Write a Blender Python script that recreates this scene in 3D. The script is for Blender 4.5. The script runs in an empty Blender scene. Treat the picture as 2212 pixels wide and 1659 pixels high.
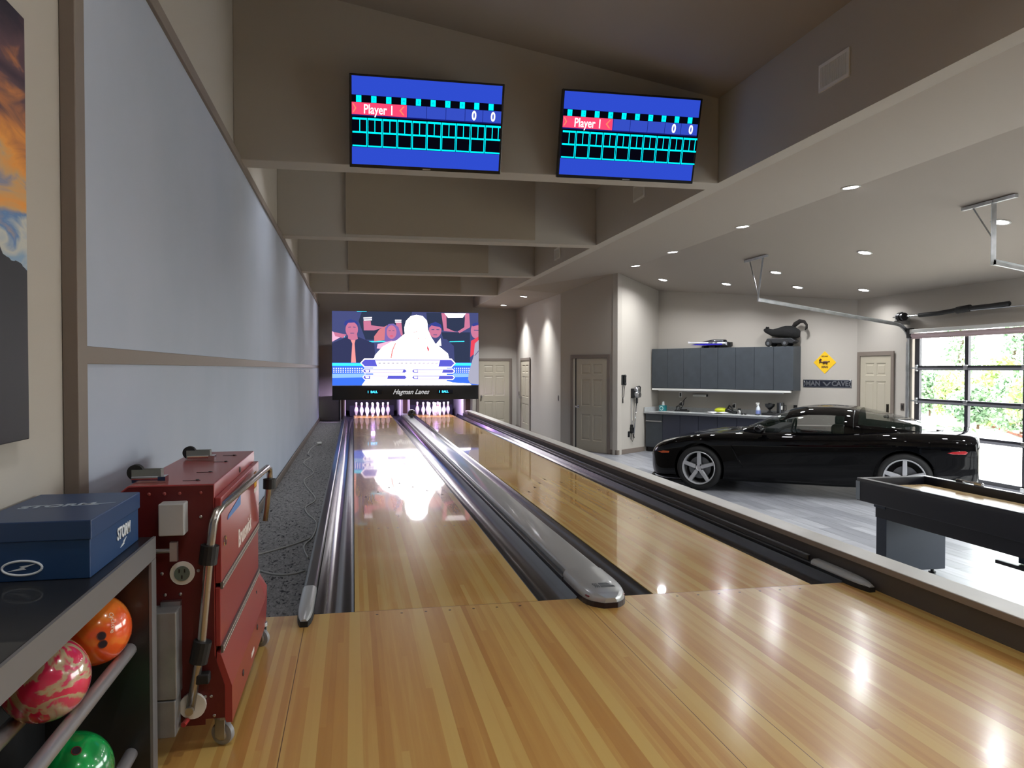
import bpy, math, random
from mathutils import Vector, Matrix, geometry
random.seed(7)
S = bpy.context.scene
COL = S.collection
R = math.radians
# ---------------------------------------------------------------- camera, world, sun, exposure
CAM = Vector((0, 0, 1.363))
YAW, PITCH, FPX = R(11.418), R(1.134), 1693.0
cd = bpy.data.cameras.new('camera'); cam = bpy.data.objects.new('camera', cd); COL.objects.link(cam)
cam.location = CAM; cam.rotation_euler = (R(90) - PITCH, 0, -YAW)
cd.sensor_width = 36; cd.lens = 36 * FPX / 2212; cd.clip_start = 0.05; cd.clip_end = 500
S.camera = cam
S.view_settings.view_transform = 'Standard'; S.view_settings.look = 'None'
S.view_settings.gamma = 1; S.view_settings.use_curve_mapping = False
S.view_settings.exposure = 0.0
S.cycles.use_denoising = True
S.cycles.max_bounces = 10; S.cycles.diffuse_bounces = 5; S.cycles.glossy_bounces = 5; S.cycles.transmission_bounces = 8
S.cycles.sample_clamp_indirect = 2.5; S.cycles.caustics_reflective = False; S.cycles.caustics_refractive = False
W = bpy.data.worlds.new('sky'); S.world = W; W.use_nodes = True
nt = W.node_tree; bg = nt.nodes['Background']
sky = nt.nodes.new('ShaderNodeTexSky'); sky.sky_type = 'HOSEK_WILKIE'; sky.turbidity = 6; sky.sun_direction = (0.72, -0.08, 0.69)
mx = nt.nodes.new('ShaderNodeMix'); mx.data_type = 'RGBA'; mx.inputs[0].default_value = 0.55
mx.inputs[7].default_value = (1, 1, 1, 1)
nt.links.new(sky.outputs[0], mx.inputs[6]); nt.links.new(mx.outputs[2], bg.inputs[0]); bg.inputs[1].default_value = 22
sd = bpy.data.lights.new('sun', 'SUN'); sun = bpy.data.objects.new('sun', sd); COL.objects.link(sun)
sd.energy = 45; sd.angle = R(1.5); sd.color = (1, .97, .9)
sun.rotation_euler = Vector((-1.05, 0.12, -1)).to_track_quat('-Z', 'Y').to_euler()
def portal(name, loc, rot, sx, sy):
    l = bpy.data.lights.new(name, 'AREA'); l.shape = 'RECTANGLE'; l.size = sx; l.size_y = sy; l.cycles.is_portal = True
    o = bpy.data.objects.new(name, l); COL.objects.link(o); o.location = loc; o.rotation_euler = rot
portal('sky_portal', (9.12, 9.15, .80), (0, R(90), 0), 2.5, 4.4)
portal('sky_portal', (9.12, 3.52, .80), (0, R(90), 0), 2.5, 4.7)

# ---------------------------------------------------------------- helpers
def lin(c):
    c = c / 255.0
    return c / 12.92 if c <= .04045 else ((c + .055) / 1.055) ** 2.4
def rgb(r, g, b): return (lin(r), lin(g), lin(b), 1)
MATS = {}
def mat(name, c=(128, 128, 128), rough=.5, metal=0, coat=0, emit=None, es=0, spec=.5, trans=0, alpha=1, bump=None, var=None, coat_rough=.03):
    if name in MATS: return MATS[name]
    m = bpy.data.materials.new(name); m.use_nodes = True; t = m.node_tree; b = t.nodes['Principled BSDF']
    b.inputs['Base Color'].default_value = rgb(*c); b.inputs['Roughness'].default_value = rough
    b.inputs['Metallic'].default_value = metal; b.inputs['Coat Weight'].default_value = coat
    b.inputs['Coat Roughness'].default_value = coat_rough
    b.inputs['Specular IOR Level'].default_value = spec
    b.inputs['Transmission Weight'].default_value = trans; b.inputs['Alpha'].default_value = alpha
    if emit: b.inputs['Emission Color'].default_value = rgb(*emit); b.inputs['Emission Strength'].default_value = es
    tc = t.nodes.new('ShaderNodeTexCoord')
    if var:   # (scale, other colour)
        n = t.nodes.new('ShaderNodeTexNoise'); n.inputs['Scale'].default_value = var[0]; n.inputs['Detail'].default_value = 5
        r = t.nodes.new('ShaderNodeValToRGB'); r.color_ramp.elements[0].position = .35; r.color_ramp.elements[1].position = .65
        r.color_ramp.elements[0].color = rgb(*c); r.color_ramp.elements[1].color = rgb(*var[1])
        t.links.new(tc.outputs['Object'], n.inputs['Vector']); t.links.new(n.outputs['Fac'], r.inputs[0]); t.links.new(r.outputs[0], b.inputs['Base Color'])
    if bump:  # (scale, strength, distance)
        n = t.nodes.new('ShaderNodeTexNoise'); n.inputs['Scale'].default_value = bump[0]; n.inputs['Detail'].default_value = 4
        bp = t.nodes.new('ShaderNodeBump'); bp.inputs['Strength'].default_value = bump[1]; bp.inputs['Distance'].default_value = bump[2]
        t.links.new(tc.outputs['Object'], n.inputs['Vector']); t.links.new(n.outputs['Fac'], bp.inputs['Height']); t.links.new(bp.outputs[0], b.inputs['Normal'])
    MATS[name] = m; return m
def emis(name, c, s):
    if name in MATS: return MATS[name]
    m = bpy.data.materials.new(name); m.use_nodes = True; t = m.node_tree; t.nodes.clear()
    e = t.nodes.new('ShaderNodeEmission'); e.inputs[0].default_value = rgb(*c); e.inputs[1].default_value = s
    o = t.nodes.new('ShaderNodeOutputMaterial'); t.links.new(e.outputs[0], o.inputs[0]); MATS[name] = m
    if not name.startswith('vw_') and name not in ('tv_blue',): m.cycles.emission_sampling = 'NONE'
    return m

class MB:
    def __init__(s): s.v = []; s.f = []; s.m = []
    def add(s, vs, fs, mi=0, M=None):
        o = len(s.v)
        s.v += [tuple(M @ Vector(p)) if M else tuple(p) for p in vs]
        s.f += [tuple(i + o for i in f) for f in fs]; s.m += [mi] * len(fs); return s
    def box(s, x0, x1, y0, y1, z0, z1, mi=0, M=None):
        vs = [(x, y, z) for z in (z0, z1) for y in (y0, y1) for x in (x0, x1)]
        return s.add(vs, [(0, 2, 3, 1), (4, 5, 7, 6), (0, 1, 5, 4), (2, 6, 7, 3), (0, 4, 6, 2), (1, 3, 7, 5)], mi, M)
    def prism(s, poly, h0, h1, mi=0, M=None, ax='z'):
        n = len(poly)
        if ax == 'z': fn = lambda p, h: (p[0], p[1], h)
        elif ax == 'y': fn = lambda p, h: (p[0], h, p[1])
        else: fn = lambda p, h: (h, p[0], p[1])
        vs = [fn(p, h0) for p in poly] + [fn(p, h1) for p in poly]
        fs = [tuple(range(n))[::-1], tuple(range(n, 2 * n))] + [(i, (i + 1) % n, n + (i + 1) % n, n + i) for i in range(n)]
        return s.add(vs, fs, mi, M)
    def lathe(s, prof, n=24, mi=0, M=None, cap=True):
        vs = []; fs = []
        for r, z in prof:
            for k in range(n): a = 2 * math.pi * k / n; vs.append((r * math.cos(a), r * math.sin(a), z))
        for i in range(len(prof) - 1):
            for k in range(n): fs.append((i * n + k, i * n + (k + 1) % n, (i + 1) * n + (k + 1) % n, (i + 1) * n + k))
        if cap: fs.append(tuple(range(n))[::-1]); fs.append(tuple((len(prof) - 1) * n + k for k in range(n)))
        return s.add(vs, fs, mi, M)
    def cyl(s, p0, p1, r, n=16, mi=0, r1=None, M=None):
        p0 = Vector(p0); p1 = Vector(p1); d = p1 - p0
        T = Matrix.Translation(p0) @ d.to_track_quat('Z', 'Y').to_matrix().to_4x4()
        if M: T = M @ T
        return s.lathe([(r, 0), (r if r1 is None else r1, d.length)], n, mi, T)
    def tube(s, pts, r, n=8, mi=0, M=None):
        pts = [Vector(p) for p in pts]; vs = []; fs = []; up = Vector((0, 0, 1))
        prev = None
        for i, p in enumerate(pts):
            d = (pts[min(i + 1, len(pts) - 1)] - pts[max(i - 1, 0)]).normalized()
            if prev is None:
                a = d.cross(up) if abs(d.z) < .9 else d.cross(Vector((1, 0, 0)))
            else: a = prev - d * prev.dot(d)
            a.normalize(); prev = a; b = d.cross(a)
            rr = r[i] if isinstance(r, (list, tuple)) else r
            for k in range(n): t = 2 * math.pi * k / n; vs.append(p + a * (rr * math.cos(t)) + b * (rr * math.sin(t)))
        for i in range(len(pts) - 1):
            for k in range(n): fs.append((i * n + k, i * n + (k + 1) % n, (i + 1) * n + (k + 1) % n, (i + 1) * n + k))
        fs.append(tuple(range(n))[::-1]); fs.append(tuple((len(pts) - 1) * n + k for k in range(n)))
        return s.add(vs, fs, mi, M)
    def grid(s, fn, us, vs_, mi=0, M=None, close=False):
        nu, nv = len(us), len(vs_)
        vs = [fn(u, v) for u in us for v in vs_]; fs = []
        for i in range(nu - 1):
            for j in range(nv - 1): fs.append((i * nv + j, (i + 1) * nv + j, (i + 1) * nv + j + 1, i * nv + j + 1))
            if close: fs.append((i * nv + nv - 1, (i + 1) * nv + nv - 1, (i + 1) * nv, i * nv))
        return s.add(vs, fs, mi, M)
    def sphere(s, c, r, nu=16, nv=10, mi=0, M=None):
        if not isinstance(r, (tuple, list)): r = (r, r, r)
        vs = [(c[0], c[1], c[2] - r[2])]; fs = []
        for j in range(1, nv):
            t = math.pi * j / nv
            for k in range(nu): a = 2 * math.pi * k / nu; vs.append((c[0] + r[0] * math.sin(t) * math.cos(a), c[1] + r[1] * math.sin(t) * math.sin(a), c[2] - r[2] * math.cos(t)))
        vs.append((c[0], c[1], c[2] + r[2])); L = len(vs) - 1
        for k in range(nu):
            fs.append((0, 1 + (k + 1) % nu, 1 + k)); fs.append((L, 1 + (nv - 2) * nu + k, 1 + (nv - 2) * nu + (k + 1) % nu))
            for j in range(nv - 2): a = 1 + j * nu; fs.append((a + k, a + (k + 1) % nu, a + nu + (k + 1) % nu, a + nu + k))
        return s.add(vs, fs, mi, M)
    def text(s, txt, size, M, mi=0, shear=0, ext=.001, align='CENTER', bold=0):
        c = bpy.data.curves.new('t', 'FONT'); c.body = txt; c.size = size; c.shear = shear; c.extrude = ext; c.align_x = align; c.align_y = 'CENTER'; c.offset = bold; c.resolution_u = 3
        o = bpy.data.objects.new('t', c); COL.objects.link(o)
        dg = bpy.context.evaluated_depsgraph_get(); dg.update(); me = o.evaluated_get(dg).to_mesh()
        s.add([v.co.copy() for v in me.vertices], [tuple(p.vertices) for p in me.polygons], mi, M)
        o.evaluated_get(dg).to_mesh_clear(); bpy.data.objects.remove(o); bpy.data.curves.remove(c); return s
    def build(s, name, mats, parent=None, smooth=False, bevel=0, bseg=2, sub=0, world=False, label=None, solid=0, auto=None):
        me = bpy.data.meshes.new(name)
        vs = s.v
        if world and parent is not None:
            I = pm(parent).inverted(); vs = [tuple(I @ Vector(p)) for p in vs]
        me.from_pydata(vs, [], s.f); me.update()
        import bmesh
        bm = bmesh.new(); bm.from_mesh(me); bmesh.ops.recalc_face_normals(bm, faces=bm.faces)
        bm.to_mesh(me); bm.free()
        if not isinstance(mats, (list, tuple)): mats = [mats]
        for m in mats: me.materials.append(m)
        me.polygons.foreach_set('material_index', s.m)
        if smooth: me.polygons.foreach_set('use_smooth', [True] * len(me.polygons))
        o = bpy.data.objects.new(name, me); COL.objects.link(o)
        if auto: me.set_sharp_from_angle(angle=R(auto))
        if parent is not None: o.parent = parent
        if solid: md = o.modifiers.new('s', 'SOLIDIFY'); md.thickness = solid; md.offset = 0
        if bevel: md = o.modifiers.new('b', 'BEVEL'); md.width = bevel; md.segments = bseg; md.limit_method = 'ANGLE'; md.harden_normals = False
        if sub: md = o.modifiers.new('d', 'SUBSURF'); md.levels = sub; md.render_levels = sub
        if label: o['label'] = label
        return o
def pm(o):
    m = Matrix.LocRotScale(o.location, o.rotation_euler, o.scale)
    return (pm(o.parent) @ m) if o.parent else m
def thing(name, label, cat, loc=(0, 0, 0), rz=0, group=None, kind=None):
    o = bpy.data.objects.new(name, None); COL.objects.link(o); o.location = loc; o.rotation_euler = (0, 0, rz); o.empty_display_size = .1
    return tag(o, label, cat, group, kind)
def tag(o, label=None, cat=None, group=None, kind=None):
    if label: o['label'] = label
    if cat: o['category'] = cat
    if group: o['group'] = group
    if kind: o['kind'] = kind
    return o
def struct(o, label=None): return tag(o, label, None, None, 'structure')
def dup(root, loc=None, rz=None, label=None):
    r = root.copy(); COL.objects.link(r)
    if loc is not None: r.location = loc
    if rz is not None: r.rotation_euler = (0, 0, rz)
    if label: r['label'] = label
    for ch in list(root.children):
        c = ch.copy(); COL.objects.link(c); c.parent = r
        for g in list(ch.children): d = g.copy(); COL.objects.link(d); d.parent = c
    return r
def ray(x, y):
    F = Vector((math.sin(YAW) * math.cos(PITCH), math.cos(YAW) * math.cos(PITCH), -math.sin(PITCH)))
    Rt = Vector((math.cos(YAW), -math.sin(YAW), 0)); U = Rt.cross(F)
    return F + Rt * ((x - 1106) / FPX) + U * ((829.5 - y) / FPX)
def onp(x, y, ax, val):
    d = ray(x, y); t = (val - CAM[ax]) / d[ax]; return CAM + d * t

# ---------------------------------------------------------------- materials
WALLC = (178, 172, 163)
M_wall = mat('wall_paint', WALLC, .85, bump=(180, .12, .002))
M_ceil = mat('ceiling_paint', (154, 145, 136), .9)
M_trim = mat('taupe_trim', (118, 107, 98), .55)
M_door = mat('door_paint', (178, 170, 152), .45)
M_blackm = mat('black_metal', (22, 22, 26), .4)
M_alu = mat('aluminium', (190, 190, 192), .3, 1)
M_chrome = mat('chrome', (215, 215, 218), .12, 1)
M_galv = mat('galvanised', (165, 168, 170), .38, .9, var=(9, (190, 192, 195)))
M_rubber = mat('rubber', (20, 20, 21), .65)
M_white = mat('white_plastic', (228, 228, 224), .4)
M_fabric = mat('panel_fabric', (176, 184, 200), .95, bump=(900, .3, .001), var=(1.2, (171, 180, 196)))
GRN = dict(bump=None)

def wood(name, c1, c2, c3, rough, coat, cr, seams=(), bw=.027):
    m = bpy.data.materials.new(name); m.use_nodes = True; t = m.node_tree; b = t.nodes['Principled BSDF']; N = t.nodes.new; L = t.links.new
    tc = N('ShaderNodeTexCoord'); sp = N('ShaderNodeSeparateXYZ'); L(tc.outputs['Object'], sp.inputs[0])
    def mth(op, a, bb=None, cc=None):
        n = N('ShaderNodeMath'); n.operation = op
        for i, q in enumerate((a, bb, cc)):
            if q is None: continue
            if isinstance(q, (int, float)): n.inputs[i].default_value = q
            else: L(q, n.inputs[i])
        return n.outputs[0]
    X, Y = sp.outputs[0], sp.outputs[1]
    # printed lane pattern repeats every 39 boards
    bi = mth('FLOOR', mth('DIVIDE', X, bw)); rep = mth('MODULO', mth('ADD', bi, 390), 19)
    g = mth('FLOOR', mth('DIVIDE', rep, 2.1)); wn = N('ShaderNodeTexWhiteNoise'); wn.noise_dimensions = '1D'; L(g, wn.inputs['W'])
    seg = mth('FLOOR', mth('ADD', mth('MULTIPLY', Y, .28), mth('MULTIPLY', bi, .37)))
    cx = N('ShaderNodeCombineXYZ'); L(bi, cx.inputs[0]); L(seg, cx.inputs[1])
    wn2 = N('ShaderNodeTexWhiteNoise'); wn2.noise_dimensions = '2D'; L(cx.outputs[0], wn2.inputs['Vector'])
    mp = N('ShaderNodeMapping'); mp.inputs['Scale'].default_value = (38, 1.4, 1); L(tc.outputs['Object'], mp.inputs[0])
    no = N('ShaderNodeTexNoise'); no.inputs['Scale'].default_value = 1; no.inputs['Detail'].default_value = 5; no.inputs['Distortion'].default_value = .6; L(mp.outputs[0], no.inputs['Vector'])
    mp2 = N('ShaderNodeMapping'); mp2.inputs['Scale'].default_value = (110, 3, 1); L(tc.outputs['Object'], mp2.inputs[0])
    no2 = N('ShaderNodeTexNoise'); no2.inputs['Scale'].default_value = 1; no2.inputs['Detail'].default_value = 2; L(mp2.outputs[0], no2.inputs['Vector'])
    fac = mth('ADD', mth('MULTIPLY', wn.outputs[0], .66), mth('ADD', mth('MULTIPLY', mth('SUBTRACT', wn2.outputs[0], .5), .3), mth('ADD', mth('MULTIPLY', mth('SUBTRACT', no.outputs[0], .5), .42), mth('MULTIPLY', mth('SUBTRACT', no2.outputs[0], .5), .06))))
    fac = mth('ADD', fac, .08)
    r = N('ShaderNodeValToRGB'); e = r.color_ramp.elements; e[0].position = .1; e[0].color = rgb(*c1); e[1].position = .95; e[1].color = rgb(*c3)
    q = e.new(.5); q.color = rgb(*c2); q2 = e.new(.38); q2.color = rgb(*[int(a * .8 + bb * .2) for a, bb in zip(c1, c2)]); L(fac, r.inputs[0])
    out = r.outputs[0]
    for sx in seams:
        d = mth('LESS_THAN', mth('ABSOLUTE', mth('SUBTRACT', X, sx)), .0016)
        mxx = N('ShaderNodeMix'); mxx.data_type = 'RGBA'; L(d, mxx.inputs[0]); L(out, mxx.inputs[6]); mxx.inputs[7].default_value = rgb(92, 58, 30); out = mxx.outputs[2]
    L(out, b.inputs['Base Color']); b.inputs['Roughness'].default_value = rough; b.inputs['Coat Weight'].default_value = coat; b.inputs['Coat Roughness'].default_value = cr
    b.inputs['Specular IOR Level'].default_value = .12 if coat > .7 else .4
    mp3 = N('ShaderNodeMapping'); mp3.inputs['Scale'].default_value = (2.2, 4.5, 1); L(tc.outputs['Object'], mp3.inputs[0])
    no3 = N('ShaderNodeTexNoise'); no3.inputs['Scale'].default_value = 1; no3.inputs['Detail'].default_value = 1; L(mp3.outputs[0], no3.inputs['Vector'])
    bp = N('ShaderNodeBump'); bp.inputs['Strength'].default_value = .06 if coat < .7 else .015; bp.inputs['Distance'].default_value = .01; L(no3.outputs[0], bp.inputs['Height'])
    L(bp.outputs[0], b.inputs['Coat Normal']); L(bp.outputs[0], b.inputs['Normal'])
    MATS[name] = m; return m
M_appr = wood('approach_maple', (214, 180, 104), (204, 158, 86), (184, 130, 64), .32, .5, .16, seams=(-.262, 1.31, 1.565))
M_lane = wood('lane_maple', (216, 180, 102), (206, 160, 84), (188, 132, 62), .22, .8, .035)

def planks():
    m = bpy.data.materials.new('vinyl_planks'); m.use_nodes = True; t = m.node_tree; b = t.nodes['Principled BSDF']; N = t.nodes.new; L = t.links.new
    tc = N('ShaderNodeTexCoord'); mp = N('ShaderNodeMapping'); mp.inputs['Rotation'].default_value = (0, 0, R(90)); L(tc.outputs['Object'], mp.inputs[0])
    br = N('ShaderNodeTexBrick'); br.inputs['Scale'].default_value = 1; br.inputs['Brick Width'].default_value = 1.2; br.inputs['Row Height'].default_value = .18
    br.inputs['Mortar Size'].default_value = .0035; br.inputs['Color1'].default_value = rgb(160, 162, 168); br.inputs['Color2'].default_value = rgb(126, 128, 135); br.inputs['Mortar'].default_value = rgb(74, 75, 82)
    L(mp.outputs[0], br.inputs['Vector'])
    m2 = N('ShaderNodeMapping'); m2.inputs['Scale'].default_value = (14, 1.2, 1); L(tc.outputs['Object'], m2.inputs[0])
    no = N('ShaderNodeTexNoise'); no.inputs['Scale'].default_value = 1.5; no.inputs['Detail'].default_value = 6; L(m2.outputs[0], no.inputs['Vector'])
    mxx = N('ShaderNodeMix'); mxx.data_type = 'RGBA'; mxx.blend_type = 'OVERLAY'; mxx.inputs[0].default_value = .45; L(br.outputs[0], mxx.inputs[6]); L(no.outputs[0], mxx.inputs[7])
    L(mxx.outputs[2], b.inputs['Base Color']); b.inputs['Roughness'].default_value = .34; b.inputs['Specular IOR Level'].default_value = .6
    return m
M_planks = planks()
def carpet():
    m = bpy.data.materials.new('carpet'); m.use_nodes = True; t = m.node_tree; b = t.nodes['Principled BSDF']; N = t.nodes.new; L = t.links.new
    tc = N('ShaderNodeTexCoord'); mp = N('ShaderNodeMapping'); mp.inputs['Scale'].default_value = (34, 13, 1); mp.inputs['Rotation'].default_value = (0, 0, .5); L(tc.outputs['Object'], mp.inputs[0])
    n1 = N('ShaderNodeTexNoise'); n1.inputs['Scale'].default_value = 1.3; n1.inputs['Detail'].default_value = 3; n1.inputs['Distortion'].default_value = 1; L(mp.outputs[0], n1.inputs['Vector'])
    n2 = N('ShaderNodeTexNoise'); n2.inputs['Scale'].default_value = 260; L(tc.outputs['Object'], n2.inputs['Vector'])
    r = N('ShaderNodeValToRGB'); e = r.color_ramp.elements; e[0].position = .34; e[0].color = rgb(52, 52, 56); e[1].position = .72; e[1].color = rgb(148, 147, 146)
    q = e.new(.42); q.color = rgb(118, 117, 117); L(n1.outputs[0], r.inputs[0])
    mxx = N('ShaderNodeMix'); mxx.data_type = 'RGBA'; mxx.blend_type = 'OVERLAY'; mxx.inputs[0].default_value = .5; L(r.outputs[0], mxx.inputs[6]); L(n2.outputs[0], mxx.inputs[7])
    L(mxx.outputs[2], b.inputs['Base Color']); b.inputs['Roughness'].default_value = 1; b.inputs['Specular IOR Level'].default_value = .1
    bp = N('ShaderNodeBump'); bp.inputs['Strength'].default_value = .6; bp.inputs['Distance'].default_value = .004; L(n1.outputs[0], bp.inputs['Height']); L(bp.outputs[0], b.inputs['Normal'])
    return m
M_carpet = carpet()

# ---------------------------------------------------------------- key plan points
G = -.41                       # garage floor level (lane surface is z = 0)
FOUL = 4.45; HEAD = 22.5; BACKY = 22.9
XL, XR = -1.0, 3.47            # left wall, edge of the vault
ZS = 3.16
P0 = (4.76, 22.9); P1 = (4.527, 16.94); P2 = (5.28, 15.26); P3 = (6.57, 16.27); P4 = (9.0, 12.77)
LN1, LN2, LW = 0.0, 1.772, 1.054
def wall_quad(mb, a, b, z0, z1, th=.12, side=1, mi=0):
    a = Vector(a); b = Vector(b); n = Vector((-(b - a).y, (b - a).x)).normalized() * th * side
    mb.prism([(a.x, a.y), (b.x, b.y), (b.x + n.x, b.y + n.y), (a.x + n.x, a.y + n.y)], z0, z1, mi)

# ---------------------------------------------------------------- structure
struct(MB().box(XL, 3.14, -4, FOUL, G, 0).build('floor', M_appr, label=None), 'glossy maple bowling approach floor')
struct(MB().box(XL, -.305, FOUL, BACKY + .1, G, -.11).build('floor', M_carpet), 'grey flecked carpet strip beside the left lane')
struct(MB().box(XL - .2, 9.2, -4.2, 26, G - .15, G).build('floor', M_planks), 'grey wood-look plank floor of the garage')
mb = MB(); mb.box(-.305, 3.14, FOUL, BACKY + 1.9, G, -.16); struct(mb.build('floor', M_blackm), 'dark bed under the lanes')
# guide dots on the approach
mb = MB()
for ln in (LN1, LN2):
    for k in range(5, 36, 5): mb.lathe([(.008, 0), (.008, .0006)], 10, M=Matrix.Translation((ln + .027 * k - .013, FOUL - .07, 0)))
d = mb.build('guide_dots', mat('dot_brown', (60, 36, 22), .4)); d.parent = bpy.data.objects['floor']
# left wall with openings of plain paint
struct(MB().box(XL - .15, XL, -4.2, BACKY + 3.2, G, 5.2).build('wall_left', M_wall))
struct(MB().box(XL - .15, 9.15, -4.35, -4.2, G, 5.2).build('wall_behind', M_wall))
mb = MB()
mb.box(XL, -.42, BACKY, BACKY + .15, G, 4.9); mb.box(3.36, P0[0] + .1, BACKY, BACKY + .15, G, 4.9); mb.box(-.42, 3.36, BACKY, BACKY + .15, .95, 4.9)
struct(mb.build('wall_back', M_wall))
mb = MB(); wall_quad(mb, P0, P1, G, 3.6, side=-1 if False else 1); struct(mb.build('wall_passage', M_wall))
mb = MB(); wall_quad(mb, P1, P2, G, 3.6)
struct(mb.build('wall_angled', M_wall))
mb = MB(); wall_quad(mb, P2, P3, G, 3.6); struct(mb.build('wall_vacuum_side', M_wall))
mb = MB(); wall_quad(mb, P3, P4, G, 3.6); struct(mb.build('wall_cabinet_side', M_wall))
# right wall X=9 with two garage-door openings
DY0, DY1, EY0, EY1, DT = 6.98, 11.33, 1.2, 5.85, 1.98
for q in ((DY1, 12.9, G), (DY0, DY1, DT), (EY1, DY0, G), (EY0, EY1, DT), (-4.35, EY0, G)): struct(MB().box(9, 9.15, q[0], q[1], q[2], 3.3).build('wall_right', M_wall))
# vault side wall, vault ceiling, soffit, garage ceiling
struct(MB().box(XR, XR + .15, -4.2, BACKY + .1, ZS, 4.9).build('wall_vault_side', M_wall))
zv = lambda x: 3.97 + .17 * (XR - x)
mb = MB(); mb.prism([(XL - .15, zv(XL - .15)), (XR + .15, zv(XR + .15)), (XR + .15, 5.4), (XL - .15, 5.4)], -4.35, BACKY + .15, ax='y')
struct(mb.build('ceiling', M_ceil), 'sloped vault ceiling above the lanes')
Q = {'e_b': (XR + .01, 23.0, ZS), 'p0': (4.85, 23.0, 3.13), 'p1': (P1[0] + .02, P1[1], 3.03), 'e1': (XR + .01, 17.4, ZS), 'p2': (5.28, 15.26, 3.31), 'e2': (XR + .01, 14.0, ZS), 'f0': (5.28, -4.3, 3.31), 'e0': (XR + .01, -4.3, ZS)}
TR = [('e_b', 'p0', 'p1'), ('e_b', 'p1', 'e1'), ('e1', 'p1', 'p2'), ('e1', 'p2', 'e2'), ('e2', 'p2', 'f0'), ('e2', 'f0', 'e0')]
tri = [tuple(Vector(Q[k]) for k in t) for t in TR]
ks = list(Q)
mb = MB(); mb.add([Q[k] for k in ks] + [(x, y, z + .25) for x, y, z in (Q[k] for k in ks)], [tuple(ks.index(k) for k in t) for t in TR] + [tuple(ks.index(k) + 8 for k in t) for t in TR])
ring = ['e_b', 'p0', 'p1', 'p2', 'f0', 'e0', 'e2', 'e1']
mb.add([], [])
for i in range(8):
    a, b = ks.index(ring[i]), ks.index(ring[(i + 1) % 8]); mb.f.append((a, b, b + 8, a + 8)); mb.m.append(0)
struct(mb.build('ceiling', M_ceil, smooth=False), 'lowered soffit ceiling between lanes and garage')
gz = lambda x: 3.31 - (x - 5.28) * .1875
gc = [(5.28, -4.35), (9.15, -4.35), (9.15, 13.2), (6.7, 16.7), (5.28, 15.26)]
n = len(gc); mb = MB(); mb.add([(x, y, gz(x)) for x, y in gc] + [(x, y, gz(x) + .25) for x, y in gc], [tuple(range(n)), tuple(range(n, 2 * n))] + [(i, (i + 1) % n, n + (i + 1) % n, n + i) for i in range(n)])
struct(mb.build('ceiling', M_ceil), 'sloped garage ceiling')
# beams
for i, y in enumerate((7.08, 10.99, 14.96, 18.97)):
    b = struct(MB().box(XL, XR, y, y + .28, ZS - .005, 4.9).build('trim_%d' % (i + 1), M_wall, bevel=.006), 'painted drop beam across the lanes')
    if i:
        p = MB().box(-.1, 2.55, y - .045, y - .001, 3.2 + .0 * i, min(zv(2.55) - .02, 4.1)).build('acoustic_panel', mat('beam_panel_fabric', (150, 138, 122), .95, bump=(700, .3, .001)), bevel=.004)
        tag(p, ['', 'wide taupe acoustic panel on the face of the nearest beam behind the televisions', 'taupe acoustic panel on the middle one of the three beams beyond the televisions', 'narrow-looking taupe acoustic panel on the farthest beam above the big screen'][i], 'acoustic panel', 'acoustic panels on the beams')
# wing ledge between lanes and garage
mb = MB(); mb.box(3.14, 3.29, -4, 22.4, G, .13)
lg = struct(mb.build('trim_5', mat('ledge_side', (78, 72, 68), .6)), 'dark side of the low ledge between lanes and garage')
mb = MB().box(3.132, 3.31, -4, 22.4, .13, .166); o = mb.build('ledge_cap', mat('ledge_cap', (200, 197, 190), .35, var=(3, (192, 189, 183))), lg, bevel=.004); o['label'] = 'pale flat ledge top'
o = MB().box(3.1285, 3.1318, -4, 22.4, .128, .163).build('ledge_nosing', mat('nosing_taupe', (138, 126, 118), .5), lg); o['label'] = 'taupe edge strip'
# baseboards
M_base = M_trim
def basebd(a, b, name, z0=G, h=.1, off=.012, trimx=0):
    mb = MB(); wall_quad(mb, a, b, z0, z0 + h, .014, -1); struct(mb.build(name, M_base, bevel=.003))
basebd((P1[0] + .66, P1[1] - 1.47), P2, 'baseboard_angled'); basebd(P2, (6.12, 15.92), 'baseboard_vacuum_side'); basebd(P0, P1, 'baseboard_passage')
struct(MB().box(9 - .014, 9, 11.35, 11.7, G, G + .1).build('baseboard_right', M_base, bevel=.003))
struct(MB().box(XL + .045, XL + .062, 3.02, BACKY, -.108, -.02).build('baseboard_left', M_base, bevel=.003))

# ---------------------------------------------------------------- left wall panels and their frame
fz0, fz1, fz2, fz3 = -.02, 1.38, 1.445, 3.11
tag(MB().box(XL + .001, XL + .04, 3.10, BACKY - .01, fz0, fz1).build('wall_panel', M_fabric), 'lower pale blue-grey fabric panel running along the left wall', 'wall panel', 'fabric panels on the left wall')
tag(MB().box(XL + .001, XL + .04, 3.10, BACKY - .01, fz2, fz3).build('wall_panel', M_fabric), 'upper blue-grey fabric panel along the left wall below the beams', 'wall panel', 'fabric panels on the left wall')
struct(MB().box(XL + .001, XL + .052, 3.0, 3.10, fz0, 3.19).build('trim_6', M_trim, bevel=.003), 'vertical taupe trim at the near end of the fabric panels')
struct(MB().box(XL + .001, XL + .048, 3.10, BACKY - .01, fz1, fz2).build('trim_7', M_trim, bevel=.003), 'horizontal taupe trim between the two fabric panels')
struct(MB().box(XL + .001, XL + .06, 3.0, BACKY - .01, fz3, 3.185).build('trim_8', M_trim, bevel=.003), 'taupe top trim of the fabric panels')

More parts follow.
